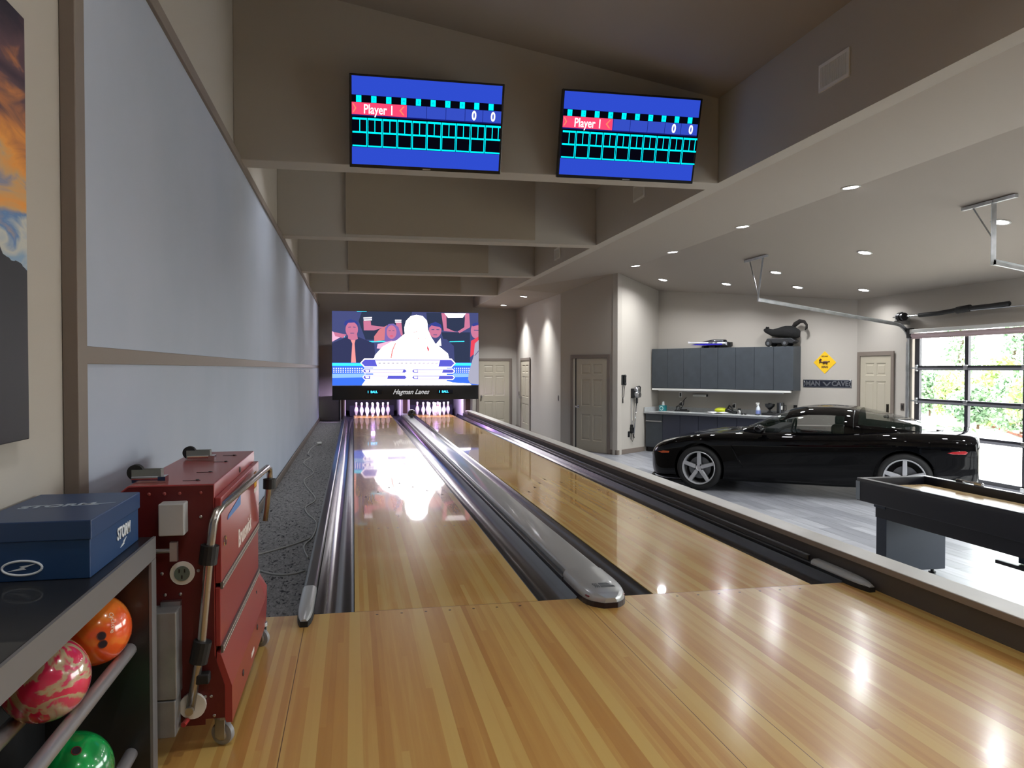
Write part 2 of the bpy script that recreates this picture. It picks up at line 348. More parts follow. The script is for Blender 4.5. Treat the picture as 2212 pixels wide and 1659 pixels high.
# ---------------------------------------------------------------- lanes
M_gut = mat('gutter_plastic', (44, 44, 50), .2, coat=.4, coat_rough=.12)
M_gcap = mat('gutter_cap_black', (30, 29, 33), .3, coat=.3, coat_rough=.1)
M_silver = mat('silver_plastic', (178, 181, 182), .3, .25, coat=.4, coat_rough=.08)
M_ink = mat('dark_inlay', (58, 34, 22), .35)
for nm, x0 in (('left', LN1), ('right', LN2)):
    t = thing('bowling_lane', 'glossy maple bowling lane on the %s with %s' % (nm, 'the big white screen reflection' if nm == 'left' else 'a row of dark arrow marks'), 'bowling lane', (x0, FOUL, 0), group='the two bowling lanes')
    MB().box(0, LW, .001, 18.95, -.05, 0).build('lane_surface', M_lane, t)
    for k in range(1, 8):
        y = 3.66 + (4 - abs(k - 4)) * .31; x = .027 * 5 * k - .013
        MB().add([(x - .016, y - .06, .0006), (x + .016, y - .06, .0006), (x, y + .09, .0006), (x, y - .02, .0006)], [(0, 3, 2), (3, 1, 2)]).build('arrow', M_ink, t)
    for k in (3, 5, 8, 11, 14, 26, 29, 32, 35, 37):
        MB().lathe([(.008, 0), (.008, .0006)], 10, M=Matrix.Translation((.027 * k - .013, 2.3, 0))).build('dot', M_ink, t)
    MB().box(-.0, LW, -.004, .001, -.05, .0002).build('foul_strip', mat('seam', (120, 84, 48), .4), t)
# gutters: channel profile, lane side at x=0, going outwards
def gutter(name, x0, sgn, w, label):
    t = thing('bowling_gutter', label, 'gutter', (x0, FOUL, 0), group='lane gutters')
    prof = [(0.004, -.004), (.012, -.006), (.03, -.03), (.06, -.062), (.1, -.08), (.14, -.08), (.18, -.064), (w - .03, -.035), (w - .012, -.008), (w - .002, .012)]
    mb = MB(); mb.grid(lambda y, k: (sgn * prof[k][0], y, prof[k][1]), [0.003, 6, 12, 18.9], list(range(len(prof))))
    mb.build('channel', M_gut, t, smooth=True)
    mb = MB(); pts = [(sgn * p[0], p[1] - .001) for p in prof] + [(sgn * (w - .002), -.12), (sgn * .004, -.12)]
    mb.prism(pts, .0, .012, ax='y'); mb.build('end_plate', M_gcap, t)
    return t
gutter('g', 0, -1, .222, 'black gutter along the left edge of the left lane, beside the carpet')
gutter('g', LN1 + LW, 1, .24, 'black gutter between the left lane and the silver ball return cover')
gutter('g', LN2, -1, .2, 'black gutter between the silver ball return cover and the right lane')
gutter('g', LN2 + LW, 1, .221, 'black gutter along the right lane beside the white-topped ledge')
def roundrect_profile(x0, x1, zt, zb, r=.02, n=4):
    p = [(x0, zb)]
    for k in range(n + 1): a = math.pi - k * math.pi / 2 / n; p.append((x0 + r + r * math.cos(a), zt - r + r * math.sin(a)))
    for k in range(n + 1): a = math.pi / 2 - k * math.pi / 2 / n; p.append((x1 - r + r * math.cos(a), zt - r + r * math.sin(a)))
    return p + [(x1, zb)]
# side curbs of the outer gutters with silver nose caps
def nose(t, x0, x1, y0, y1, zt, rbase=.03):
    """silver cap sloping down toward the bowler, on a black foot"""
    n = 10; us = [i / n for i in range(n + 1)]
    xc = (x0 + x1) / 2; hw = (x1 - x0) / 2
    def sec(u, k):
        y = y1 + (y0 - y1) * u; tt = max(0, (u - .6) / .4); h = hw * math.sqrt(max(0.02, 1 - tt ** 2.4 * .8)); z = zt - .35 * (zt - rbase) * max(0, (u - .35) / .65) ** 2 - (zt - rbase) * .45 * tt ** 4
        a = [(-1, rbase), (-1, z - .012), (-.8, z - .002), (-.45, z + .004), (.45, z + .004), (.8, z - .002), (1, z - .012), (1, rbase)][k]
        return (xc + h * a[0], y, a[1])
    mb = MB(); mb.grid(sec, us, list(range(8)), close=True); mb.f += [tuple(range(8)), tuple(n * 8 + k for k in range(8))]; mb.m += [0, 0]
    mb.build('nose_cap', M_silver, t, smooth=True, auto=40, world=True)
    mb = MB(); pl = []
    for u in us: p = sec(u, 0); pl.append((p[0] - .002, p[1] - .004 * u))
    for u in us[::-1]: p = sec(u, 7); pl.append((p[0] + .002, p[1] - .004 * u))
    mb.prism(pl, .0, rbase); mb.build('nose_foot', M_rubber, t, world=True)
t = thing('gutter_curb', 'black curb with silver nose cap between the left gutter and the carpet', 'curb', (-.26, FOUL, 0))
MB().prism(roundrect_profile(-.304, -.224, .05, -.1, .02), FOUL + .35, 22.23, ax='y').build('rail', M_gcap, t, world=True)
nose(t, -.304, -.222, 4.24, FOUL + .36, .062)
t = thing('gutter_curb', 'black curb with silver nose cap between the right gutter and the ledge', 'curb', (3.09, FOUL, 0))
MB().prism(roundrect_profile(3.055, 3.13, .05, -.1, .02), FOUL + .35, 22.23, ax='y').build('rail', M_gcap, t, world=True)
MB().box(3.05, 3.075, FOUL + .4, 22.23, .045, .085).build('upper_rail', M_gcap, t, world=True, bevel=.006)
nose(t, 3.05, 3.13, 4.22, FOUL + .36, .062)
# ball return cover between the lanes
t = thing('ball_return_cover', 'long silver ball return cover with a rounded nose between the two lanes', 'ball return', (1.43, FOUL, 0))
MB().prism(roundrect_profile(1.325, 1.545, .088, -.08, .018), FOUL + .33, 22.3, ax='y').build('cover', M_silver, t, world=True, smooth=True, auto=35)
MB().box(1.292, 1.322, FOUL + .33, 22.3, -.08, .045).build('side_rail', M_gcap, t, world=True, bevel=.006)
MB().box(1.547, 1.562, FOUL + .33, 22.3, -.08, .045).build('side_rail', M_gcap, t, world=True, bevel=.004)
def nosew(u, k):
    xc, hw = 1.43, .132; y = (FOUL + .34) + (4.235 - FOUL - .34) * u; tt = max(0, (u - .45) / .55); h = hw * (1 - .62 * tt ** 5.5 - .10 * tt ** 1.5); z = .094 - .02 * max(0, (u - .4) / .6) ** 2 - .018 * tt ** 5
    a = [(-1, .03), (-1.0, z - .035), (-.9, z - .012), (-.7, z), (.7, z), (.9, z - .012), (1.0, z - .035), (1, .03)][k]
    return (xc + h * a[0], y, a[1])
us = [1 - (1 - i / 14) ** 1.7 for i in range(15)]
mb = MB(); mb.grid(nosew, us, list(range(8)), close=True); mb.f += [tuple(range(8)), tuple(14 * 8 + k for k in range(8))]; mb.m += [0, 0]
nz = mb.build('nose_cap', M_silver, t, world=True, smooth=True, auto=30)
pl = [(nosew(u, 0)[0] - .003, nosew(u, 0)[1] - .004 * u) for u in us] + [(nosew(u, 7)[0] + .003, nosew(u, 7)[1] - .004 * u) for u in us[::-1]]
MB().prism(pl, 0, .031).build('nose_foot', mat('nose_foot', (36, 24, 30), .35), t, world=True)
M_red = mat('red_lens', (120, 14, 30), .2, coat=.6)
for s in (-1, 1):
    MB().sphere((1.43 + s * .100, 4.36, .048), (.02, .05, .010)).build('side_lens', M_red, t, world=True, smooth=True)
mb = MB(); M_logo = mat('logo_grey', (84, 88, 92), .5)
for k in range(3):
    pts = [(1.375 + k * .011 + .004 * math.sin(q * 1.3), 4.36 + q * .014) for q in range(6)]
    for q in range(5): mb.add([(a_, b_, nosew((FOUL + .34 - b_) / (FOUL + .34 - 4.235), 3)[2] + .0012) for a_, b_ in ((pts[q][0], pts[q][1]), (pts[q][0] + .007, pts[q][1]), (pts[q + 1][0] + .007, pts[q + 1][1]), (pts[q + 1][0], pts[q + 1][1]))], [(0, 1, 2, 3)])
mb.add([(a_, b_, nosew((FOUL + .34 - b_) / (FOUL + .34 - 4.235), 3)[2] + .0012) for a_, b_ in ((1.412, 4.40), (1.485, 4.40), (1.465, 4.43), (1.412, 4.43), (1.412, 4.36), (1.50, 4.36), (1.49, 4.39), (1.412, 4.39))], [(0, 1, 2, 3), (4, 5, 6, 7)])
mb.build('nose_emblem', M_logo, nz, world=True)
b = MB().sphere((0, 0, 0), .108, 28, 18).build('bowling_ball', mat('black_ball', (14, 14, 16), .12, coat=1), smooth=True); b.location = (1.47, 20.4, .197)
tag(b, 'black bowling ball far down on the silver ball return cover', 'bowling ball')

# ---------------------------------------------------------------- pinsetter bays, pins
M_dark = mat('pit_black', (10, 10, 13), .7)
for i, q in enumerate(((-.6, 3.5, 24.6, 24.7, -.4, 1.2), (-.6, 3.5, BACKY + .16, 24.6, .93, 1.0), (-.6, -.42, BACKY + .16, 24.6, -.4, .93), (3.36, 3.5, BACKY + .16, 24.6, -.4, .93), (-.2, 1.28, 23.41, 24.6, -.3, -.06), (1.58, 3.05, 23.41, 24.6, -.3, -.06))):
    struct(MB().box(*q).build('wall_pit', M_dark), 'dark pit lining behind the pins')
M_kick = mat('kickback_white', (214, 210, 222), .3, coat=.3)
def kick(x0, x1, y0, y1, label):
    t = thing('kickback_panel', label, 'pinsetter panel', ((x0 + x1) / 2, y0, 0), group='pinsetter side panels')
    MB().box(x0, x1, y0, y1, -.11, .60).build('panel', M_kick, t, world=True, bevel=.006)
    MB().box(x0 + (x1 - x0) * .25, x1 - (x1 - x0) * .25, y0 - .012, y0, -.05, .58).build('face_strip', mat('brown_strip', (70, 48, 46), .5), t, world=True)
kick(-.38, -.235, 22.25, 24.5, 'pinkish white pinsetter side panel left of the left pins')
kick(1.30, 1.555, 22.35, 24.5, 'white pinsetter divider panel between the two sets of pins')
kick(3.07, 3.34, 22.25, 24.5, 'white pinsetter side panel right of the right pins')
for nm, x0 in (('left', LN1), ('right', LN2)):
    o = MB().box(x0 - .12, x0 + LW + .12, 23.75, 23.8, -.05, .26).build('ball_cushion', mat('cushion', (34, 32, 52), .8)); tag(o, 'dark ball cushion hanging behind the %s set of pins' % nm, 'cushion', 'ball cushions behind the pins')
PIN = [(.0, 0), (.0258, 0), (.0275, .008), (.036, .05), (.0455, .085), (.0572, .114), (.0605, .14), (.0572, .17), (.0495, .2), (.04, .225), (.031, .245), (.0265, .265), (.0234, .29), (.0248, .31), (.0295, .33), (.0322, .346), (.0318, .358), (.0275, .371), (.017, .379), (0, .381)]
M_pin = mat('pin_white', (240, 240, 240), .15, coat=.8); M_pred = mat('pin_red', (190, 16, 28), .3)
def pin0():
    t = thing('bowling_pin', 'x', 'bowling pin', group=None)
    MB().lathe(PIN, 20, cap=False).build('pin_body', M_pin, t, smooth=True)
    for z, r in ((.272, .0262), (.255, .0294)): MB().lathe([(r - .0004, z - .004), (r + .0006, z - .003), (r + .0004, z + .003), (r - .0008, z + .004)], 20, cap=False).build('neck_stripe', M_pred, t, smooth=True)
    return t
p0 = None; rows = ['front', 'second', 'third', 'back']
for nm, x0 in (('left', LN1), ('right', LN2)):
    for r in range(4):
        for k in range(r + 1):
            loc = (x0 + LW / 2 + (k - r / 2) * .3048, HEAD + r * .264, 0)
            pos = {0: ['head pin standing alone'], 1: ['left one', 'right one'], 2: ['left one', 'middle one', 'right one'], 3: ['leftmost one', 'inner left one', 'inner right one', 'rightmost one']}[r][k]
            lb = 'white bowling pin in the %s lane, %s of the %s row' % (nm, pos, rows[r])
            if p0 is None: p0 = pin0(); p0.location = loc; p0['label'] = lb; q = p0
            else: q = dup(p0, loc, label=lb)
            q['group'] = 'bowling pins on the %s lane' % nm
for x0 in (LN1, LN2):
    l = bpy.data.lights.new('pin_lamp', 'AREA'); l.shape = 'RECTANGLE'; l.size = .95; l.size_y = .05; l.energy = 55; l.color = (.76, .58, 1)
    nm = 'left' if x0 == 0 else 'right'
    t = thing('pin_lamp', 'violet tube lamp above the %s set of pins under the screen' % nm, 'lamp', (x0 + LW / 2, 22.21, .66), group='pin lamps')
    MB().box(-.5, .5, -.03, .03, .012, .05).build('housing', M_blackm, t)
    MB().cyl((-.48, 0, 0), (.48, 0, 0), .01, 8).build('tube', emis('violet_tube', (190, 150, 255), 8), t)
    o = bpy.data.objects.new('lamp_light', l); COL.objects.link(o); o.parent = t; o.location = (0, .03, -.02); o.rotation_euler = (R(38), 0, 0)
    l = bpy.data.lights.new('kick_lamp', 'AREA'); l.size = .1; l.size_y = .5; l.shape = 'RECTANGLE'; l.energy = 5; l.color = (.6, .35, 1)
    o = bpy.data.objects.new('lamp_light', l); COL.objects.link(o); o.parent = t; o.location = (0, -.02, -.03); o.rotation_euler = (R(-60), 0, 0)
# ---------------------------------------------------------------- recessed ceiling lights
M_lens = emis('lamp_lens', (250, 250, 255), 38)
gtri = [(Vector((5.28, -4.35, 3.31)), Vector((9.15, -4.35, gz(9.15))), Vector((9.15, 17, gz(9.15)))), (Vector((5.28, -4.35, 3.31)), Vector((9.15, 17, gz(9.15))), Vector((5.28, 17, 3.31)))]
def ceil_hit(x, y):
    d = ray(x, y); best = None
    for T in tri + gtri:
        h = geometry.intersect_ray_tri(T[0], T[1], T[2], d, CAM, True)
        if h and (h - CAM).dot(d) > 0 and (best is None or (h - CAM).length < best[1]):
            n = (T[1] - T[0]).cross(T[2] - T[0]).normalized(); best = (h, (h - CAM).length, n if n.z < 0 else -n)
    return best[0], best[2]
LIGHTS = [((1838, 404), 'nearest light on the fold where the soffit meets the garage ceiling'), ((1604, 489), 'second nearest light on the ceiling fold'), ((1453, 544), 'third light along the ceiling fold'), ((1373, 574), 'farthest light on the ceiling fold above the vacuum wall corner'),
          ((1868, 545), 'large-looking light in the middle of the garage ceiling'), ((1676, 588), 'light just right of the angled track hanger'), ((1723, 620), 'light over the middle of the cabinets'), ((1866, 626), 'light near the ceiling corner above the yellow sign'), ((1569, 613), 'light left of the angled track hanger above the toy boat'), ((1432, 604), 'light above the left end of the wall cabinets'), ((2162, 479), 'light beside the right door track hanger'), ((1131, 640), 'nearer of the two soffit lights washing the passage wall'), ((1088, 659), 'farther of the two soffit lights washing the passage wall')]
lt0 = None
for k, ((px, py), lb) in enumerate(LIGHTS):
    h, nrm = ceil_hit(px, py); qr = nrm.to_track_quat('-Z', 'Y').to_euler()
    if lt0 is None:
        lt0 = thing('recessed_light', '', 'ceiling light', group='recessed ceiling lights')
        MB().lathe([(.078, -.001), (.1, -.001), (.102, -.008), (.08, -.01), (.078, -.004)], 28, cap=False).build('trim_ring', M_white, lt0, smooth=True)
        MB().lathe([(.0785, -.004), (.0785, -.007)], 28).build('lens', M_lens, lt0)
        t = lt0
    else: t = dup(lt0)
    t.location = h; t.rotation_euler = qr; t['label'] = 'round recessed ceiling light, ' + lb
    l = bpy.data.lights.new('bulb', 'AREA'); l.shape = 'DISK'; l.size = .15; l.energy = (25 if k not in (3, 7) else 15) if k < 11 else 55; l.color = (.96, .98, 1); l.spread = R(150 if k < 11 else 110)
    o = bpy.data.objects.new('bulb', l); COL.objects.link(o); o.location = h + nrm * .014; o.rotation_euler = nrm.to_track_quat('-Z', 'Y').to_euler()
# lights of the near part of the room, outside the picture
for x, y, lb in ((5.6, 3.0, 'above the near side of the shuffleboard table'), (5.6, -.5, 'near the rear wall by the ledge'), (7.5, 3.6, 'between the shuffleboard table and the second glass door'), (7.5, .5, 'near the rear wall by the second glass door'), (7.4, 6.6, 'in front of the wall between the two glass doors')):
    t = dup(lt0, (x, y, gz(x) - .001), label='round recessed ceiling light ' + lb); t.rotation_euler = (0, R(10.6), 0)
    l = bpy.data.lights.new('bulb', 'AREA'); l.shape = 'DISK'; l.size = .15; l.energy = 26; l.color = (.96, .98, 1)
    o = bpy.data.objects.new('bulb', l); COL.objects.link(o); o.location = (x, y, gz(x) - .02)
for x, y, lb in ((.6, 1.6, 'above the approach toward the red machine'), (2.2, 1.6, 'above the approach toward the ledge'), (.6, -1.4, 'by the rear wall on the picture side'), (2.2, -1.4, 'by the rear wall on the ledge side')):
    t = dup(lt0, (x, y, zv(x) - .001), label='round recessed ceiling light in the vault ' + lb); t.rotation_euler = (0, R(9.65), 0)
    l = bpy.data.lights.new('bulb', 'AREA'); l.shape = 'DISK'; l.size = .15; l.energy = 17; l.color = (1, .98, .95); l.spread = R(150)
    o = bpy.data.objects.new('bulb', l); COL.objects.link(o); o.location = (x, y, zv(x) - .03)

for y, lb in ((9.0, 'second'), (13.0, 'third'), (17.0, 'fourth'), (20.8, 'farthest')):
    for x, e_ in ((.15, 17),):
        t = dup(lt0, (x, y, zv(x) - .001), label='round recessed ceiling light hidden in the %s bay of the vault between the beams' % lb); t.rotation_euler = (0, R(9.65), 0)
        l = bpy.data.lights.new('bulb', 'AREA'); l.shape = 'DISK'; l.size = .15; l.energy = e_; l.color = (.93, .95, 1); l.spread = R(105)
        o = bpy.data.objects.new('bulb', l); COL.objects.link(o); o.location = (x, y, zv(x) - .03)

# ---------------------------------------------------------------- picture drawing helper: flat coloured shapes on a screen
class Pic:
    def __init__(s, w, h, mats): s.mb = MB(); s.w = w; s.h = h; s.k = 0; s.mats = mats; s.ix = {m: i for i, m in enumerate(mats)}
    def poly(s, pts, m):
        s.k += 1; z = .0006 * s.k
        pts = [(min(max(x, 0), s.w), min(max(y, 0), s.h)) for x, y in pts]
        s.mb.add([(x, -z, y) for x, y in pts], [tuple(range(len(pts)))], s.ix[m]); return s
    def rect(s, x0, x1, y0, y1, m): return s.poly([(x0, y0), (x1, y0), (x1, y1), (x0, y1)], m)
    def ell(s, cx, cy, rx, ry, m, n=28): return s.poly([(cx + rx * math.cos(2 * math.pi * k / n), cy + ry * math.sin(2 * math.pi * k / n)) for k in range(n)], m)
    def build(s, name, parent): return s.mb.build(name, s.mats, parent)

# ---------------------------------------------------------------- scoreboard televisions
def tv(loc, label, numtilt):
    w, h = 1.335, .765
    t = thing('television', label, 'television', loc, group='scoreboard televisions'); t.rotation_euler = (R(16.5), 0, 0)
    MB().box(-w / 2, w / 2, 0, .045, 0, h).build('housing', mat('tv_black', (12, 12, 14), .25), t, bevel=.004)
    MB().box(-w / 2 + .3, w / 2 - .3, .045, .1, .2, h - .15).build('wall_mount', M_blackm, t)
    E_ = {'blue': emis('tv_blue', (44, 72, 196), 1.15), 'black': emis('tv_dark', (6, 6, 18), 1), 'cyan': emis('tv_cyan', (0, 236, 255), 1.3), 'red': emis('tv_red', (250, 70, 110), 1.15), 'white': emis('tv_white', (255, 255, 255), 1.3), 'navy': emis('tv_line', (20, 28, 110), 1), 'cell': emis('tv_cell', (52, 76, 190), 1.1), 'amber': emis('tv_amber', (250, 130, 100), 1.2), 'teal': emis('tv_teal', (0, 180, 210), 1)}
    W_, H_ = w - .04, h - .045
    p = Pic(W_, H_, list(E_.values())); E = E_
    U = lambda u: u * W_; V = lambda v: (1 - v) * H_
    p.rect(0, W_, 0, H_, E['blue']); p.rect(0, W_, V(.80), V(.21), E['black']); p.rect(U(.36), W_, V(.43), V(.293), E['cell'])
    for u in (.365, .49, .62, .75, .872): p.rect(U(u), U(u) + .004, V(.43), V(.29), E['navy'])
    p.rect(0, W_, V(.445), V(.43), E['navy'])
    p.rect(0, U(.36), V(.43), V(.293), E['red'])
    p.poly([(U(.004), V(.31)), (U(.012), V(.31)), (U(.03), V(.36)), (U(.012), V(.41)), (U(.004), V(.41)), (U(.02), V(.36))], E['amber'])
    p.poly([(U(.345), V(.31)), (U(.335), V(.31)), (U(.31), V(.36)), (U(.335), V(.41)), (U(.345), V(.41)), (U(.322), V(.36))], E['amber'])
    for k in range(10):
        u = .045 + .0975 * k; p.rect(U(u - .017), U(u + .017), V(.29), V(.215), E['cyan'])
        x0, x1 = k * .0985 + .004, (k + 1) * .0985 + (.01 if k == 9 else 0)
        p.rect(U(x0), U(x1), V(.488), V(.465), E['cyan']).rect(U(x0), U(x1), V(.64), V(.62), E['cyan']).rect(U(x0), U(x1), V(.795), V(.778), E['cyan'])
        if k: p.rect(U(x0), U(x0) + .006, V(.79), V(.47), E['cyan'])
        if k < 9: p.rect(U(x1) - .006, U(x1), V(.79), V(.47), E['cyan'])
        for q in ([.5] if k < 9 else [.45, .85]): p.rect(U(x0 + (x1 - x0) * q) - .003, U(x0 + (x1 - x0) * q) + .004, V(.63), V(.47), E['cyan'])
    pic = p.build('screen', t); pic.location = (-W_ / 2, -.001, .028)
    Mx = lambda u, v: Matrix.Translation((U(u), -.036, V(v))) @ Matrix.Rotation(R(90), 4, 'X')
    SX = Matrix.Scale(.74, 4, (1, 0, 0)); MB().text('Player 1', .108, Mx(.175, .37) @ SX, bold=.0015).build('player_name', E['white'], pic)
    for u in (.81, .94): MB().text('0', .105, Mx(u, .368) @ SX, bold=.004).build('score_digit', E['white'], pic)
    for k in range(10): MB().text(str(k + 1), .036, Mx(.045 + .0975 * k, .253)).build('frame_number', E['teal'], pic)
    MB().box(-.035, .035, -.002, 0, .006, .014).build('badge', M_alu, t)
    return t
tv((.640, 7.005, 3.118), 'wide blue scoreboard television on the left of the front beam face', 0)
tv((2.50, 7.005, 3.118), 'blue scoreboard television on the right of the beam face, next to the vault side wall', 0)

# ---------------------------------------------------------------- big screen with mask unit
t = thing('video_wall', 'huge bright screen and black mask over the pins showing a quiz show', 'screen', (-.575, 21.98, .497))
WV, HB, HT = 4.04, .40, 2.44
MB().box(0, WV, 0, .16, 0, HT).build('cabinet', mat('mask_black', (14, 14, 17), .35), t, bevel=.006)
c = {k: emis('vw_' + k, v, s) for k, v, s in (('bg', (66, 72, 116), 1.35), ('dark', (48, 56, 80), 1.2), ('suit', (52, 56, 90), 1.2), ('cyan', (60, 225, 255), 1.6), ('blue', (60, 110, 230), 1.3), ('skin', (190, 112, 142), 1.3), ('hair', (56, 66, 140), 1.2), ('white', (255, 250, 252), 7), ('soft', (255, 246, 252), 1.6), ('hot', (255, 240, 250), 2.2), ('tie', (235, 150, 150), 1.2), ('bar', (92, 92, 205), 1.2), ('grey', (172, 172, 192), 1.1), ('red', (225, 70, 90), 1.2), ('pale', (140, 185, 240), 1.3), ('pink', (235, 180, 210), 1.2), ('bhair', (132, 110, 185), 1.0), ('rose', (205, 120, 130), 1.2), ('line', (90, 90, 140), 1), ('navy', (66, 72, 118), 1.2))}
p = Pic(WV, 2.04, list(c.values()))
def q(*pts):
    r = []
    for x, y in pts:
        tt = (x - 213) / 1739; yt = 182 + 20 * tt; yb = 1058 - 13 * tt; r.append((tt * WV, (yb - y) / (yb - yt) * 2.04))
    return r
def el(cx, cy, rx, ry, m, n=24): p.poly(q(*[(cx + rx * math.cos(2 * math.pi * k / n), cy + ry * math.sin(2 * math.pi * k / n)) for k in range(n)]), m)
P_ = lambda m, *pts: p.poly(q(*pts), c[m])
p.rect(0, WV, 0, 2.04, c['bg'])
P_('dark', (560, 185), (1150, 190), (1100, 420), (1000, 520), (600, 520), (520, 300)); P_('dark', (1320, 200), (1700, 200), (1560, 420), (1330, 330)); P_('dark', (1560, 250), (1790, 250), (1780, 410), (1550, 420)); P_('dark', (1500, 430), (1850, 430), (1850, 780), (1600, 780))
P_('cyan', (500, 180), (615, 180), (615, 192), (500, 192)); P_('cyan', (213, 462), (360, 480), (360, 492), (213, 484)); P_('cyan', (640, 535), (860, 530), (860, 545), (640, 550)); P_('cyan', (1600, 535), (1780, 530), (1780, 542), (1600, 545))
P_('soft', (575, 258), (675, 252), (675, 292), (580, 296)); P_('soft', (945, 285), (1022, 285), (1022, 318), (948, 318)); P_('line', (578, 272), (675, 268), (675, 278), (578, 282)); P_('line', (946, 298), (1022, 298), (1022, 306), (946, 306))
P_('skin', (575, 300), (660, 298), (665, 350), (830, 370), (700, 410), (580, 410)); P_('skin', (955, 320), (1022, 320), (1040, 480), (980, 440))
P_('skin', (1500, 205), (1560, 205), (1565, 380), (1660, 420), (1720, 430), (1530, 415)); P_('skin', (1790, 205), (1840, 210), (1850, 370), (1720, 440), (1700, 420), (1780, 370)); P_('soft', (1535, 205), (1800, 207), (1760, 260), (1580, 262))
P_('pink', (213, 420), (330, 480), (213, 545)); P_('skin', (230, 430), (380, 460), (340, 500), (250, 480))
# man on the left
P_('suit', (213, 560), (380, 490), (440, 470), (520, 490), (700, 560), (720, 790), (213, 790)); el(440, 400, 72, 92, c['skin']); P_('skin', (400, 450), (500, 450), (510, 510), (455, 535), (395, 505)); P_('hair', (350, 340), (365, 300), (430, 280), (500, 305), (525, 350), (500, 345), (470, 318), (400, 322), (368, 360))
P_('tie', (428, 525), (482, 525), (472, 565), (488, 790), (430, 790), (445, 565)); P_('line', (400, 372), (430, 368), (430, 376), (400, 378)); P_('line', (455, 368), (485, 372), (485, 378), (455, 376)); P_('line', (420, 440), (470, 440), (465, 447), (425, 447))
# woman
P_('rose', (700, 480), (760, 400), (850, 350), (850, 520), (700, 540)); P_('bhair', (820, 540), (830, 380), (870, 335), (930, 330), (985, 370), (1020, 480), (1000, 560)); el(905, 430, 58, 80, c['skin']); P_('pink', (730, 620), (740, 570), (900, 530), (990, 540), (900, 640)); P_('line', (870, 412), (895, 410), (895, 417), (870, 418)); P_('line', (915, 410), (940, 412), (940, 418), (915, 417)); P_('red', (885, 470), (925, 470), (918, 480), (892, 480))
# man on the right
P_('navy', (1380, 540), (1450, 500), (1560, 510), (1650, 590), (1660, 780), (1500, 780)); el(1425, 405, 75, 90, c['skin']); P_('hair', (1350, 380), (1365, 330), (1430, 308), (1495, 340), (1510, 400), (1480, 370), (1380, 350)); P_('soft', (1385, 520), (1430, 570), (1490, 500), (1500, 590), (1440, 590)); P_('line', (1380, 395), (1415, 393), (1415, 402), (1380, 403)); P_('line', (1440, 393), (1475, 396), (1475, 404), (1440, 402)); P_('line', (1400, 455), (1450, 457), (1445, 465), (1405, 463))
# person at the right edge
el(1920, 410, 62, 92, c['skin']); P_('hair', (1870, 340), (1910, 318), (1952, 315), (1952, 345), (1880, 360)); P_('red', (1860, 530), (1900, 510), (1952, 480), (1952, 640), (1850, 720)); P_('line', (1895, 400), (1952, 402), (1952, 412), (1895, 410))
# desk
P_('blue', (213, 790), (1952, 785), (1952, 1045), (213, 1058)); P_('cyan', (213, 795), (560, 795), (560, 825), (213, 825)); P_('cyan', (1640, 790), (1860, 790), (1860, 818), (1640, 818)); P_('pale', (213, 920), (600, 915), (600, 960), (213, 970)); P_('pale', (1640, 910), (1850, 910), (1850, 950), (1640, 955))
for i in range(13):
    for j in range(3): P_('soft', (225 + i * 27, 850 + j * 22), (239 + i * 27, 850 + j * 22), (239 + i * 27, 861 + j * 22), (225 + i * 27, 861 + j * 22))
for i in range(8):
    for j in range(3): P_('soft', (1650 + i * 25, 845 + j * 22), (1662 + i * 25, 845 + j * 22), (1662 + i * 25, 856 + j * 22), (1650 + i * 25, 856 + j * 22))
# glowing seated figure in the middle
P_('white', (700, 735), (710, 700), (800, 600), (900, 545), (960, 530), (1060, 450), (1055, 380), (1075, 300), (1130, 245), (1200, 228), (1275, 245), (1325, 300), (1335, 400), (1370, 480), (1420, 560), (1500, 620), (1575, 680), (1590, 735))
P_('tie', (945, 555), (960, 555), (925, 640), (905, 735), (888, 735), (905, 640)); P_('red', (1322, 575), (1352, 630), (1338, 665), (1325, 625)); P_('tie', (1195, 520), (1235, 485), (1232, 500), (1205, 524)); P_('tie', (1150, 430), (1210, 418), (1205, 432), (1155, 436)); P_('line', (1100, 325), (1122, 330), (1115, 340)); P_('tie', (1290, 520), (1318, 490), (1310, 515))
P_('white', (555, 1052), (600, 990), (1500, 985), (1640, 1020), (1840, 1030), (1860, 1047)); P_('white', (690, 735), (1560, 735), (1560, 990), (690, 990))
# suit sleeve, right edge
P_('grey', (1952, 520), (1905, 560), (1890, 700), (1830, 900), (1820, 980), (1850, 1030), (1952, 1040)); P_('line', (1952, 640), (1900, 700), (1904, 706), (1952, 652))
# question and answer bars
def bar(x0, x1, y0, y1, b=14):
    ym = (y0 + y1) / 2; d_ = (y1 - y0) / 2
    P_('hot', (x0 - b, ym), (x0 + d_ - b * .4, y0 - b), (x1 - d_ + b * .4, y0 - b), (x1 + b, ym), (x1 - d_ + b * .4, y1 + b), (x0 + d_ - b * .4, y1 + b)); P_('bar', (x0, ym), (x0 + d_, y0), (x1 - d_, y0), (x1, ym), (x1 - d_, y1), (x0 + d_, y1))
bar(550, 1655, 752, 832); bar(570, 1080, 866, 904, 10); bar(1145, 1650, 866, 904, 10); bar(570, 1080, 940, 978, 10); bar(1145, 1650, 940, 978, 10)
P_('hot', (710, 760), (1480, 760), (1460, 830), (735, 830)); P_('hot', (650, 872), (1040, 872), (1030, 900), (650, 900)); P_('hot', (1215, 872), (1515, 872), (1505, 900), (1215, 900)); P_('hot', (650, 946), (860, 946), (850, 974), (650, 974)); P_('hot', (1215, 946), (1470, 946), (1460, 974), (1215, 974))
for x in range(745, 1450, 52): P_('line', (x, 793), (x + 30, 790), (x + 32, 797), (x + 4, 799))
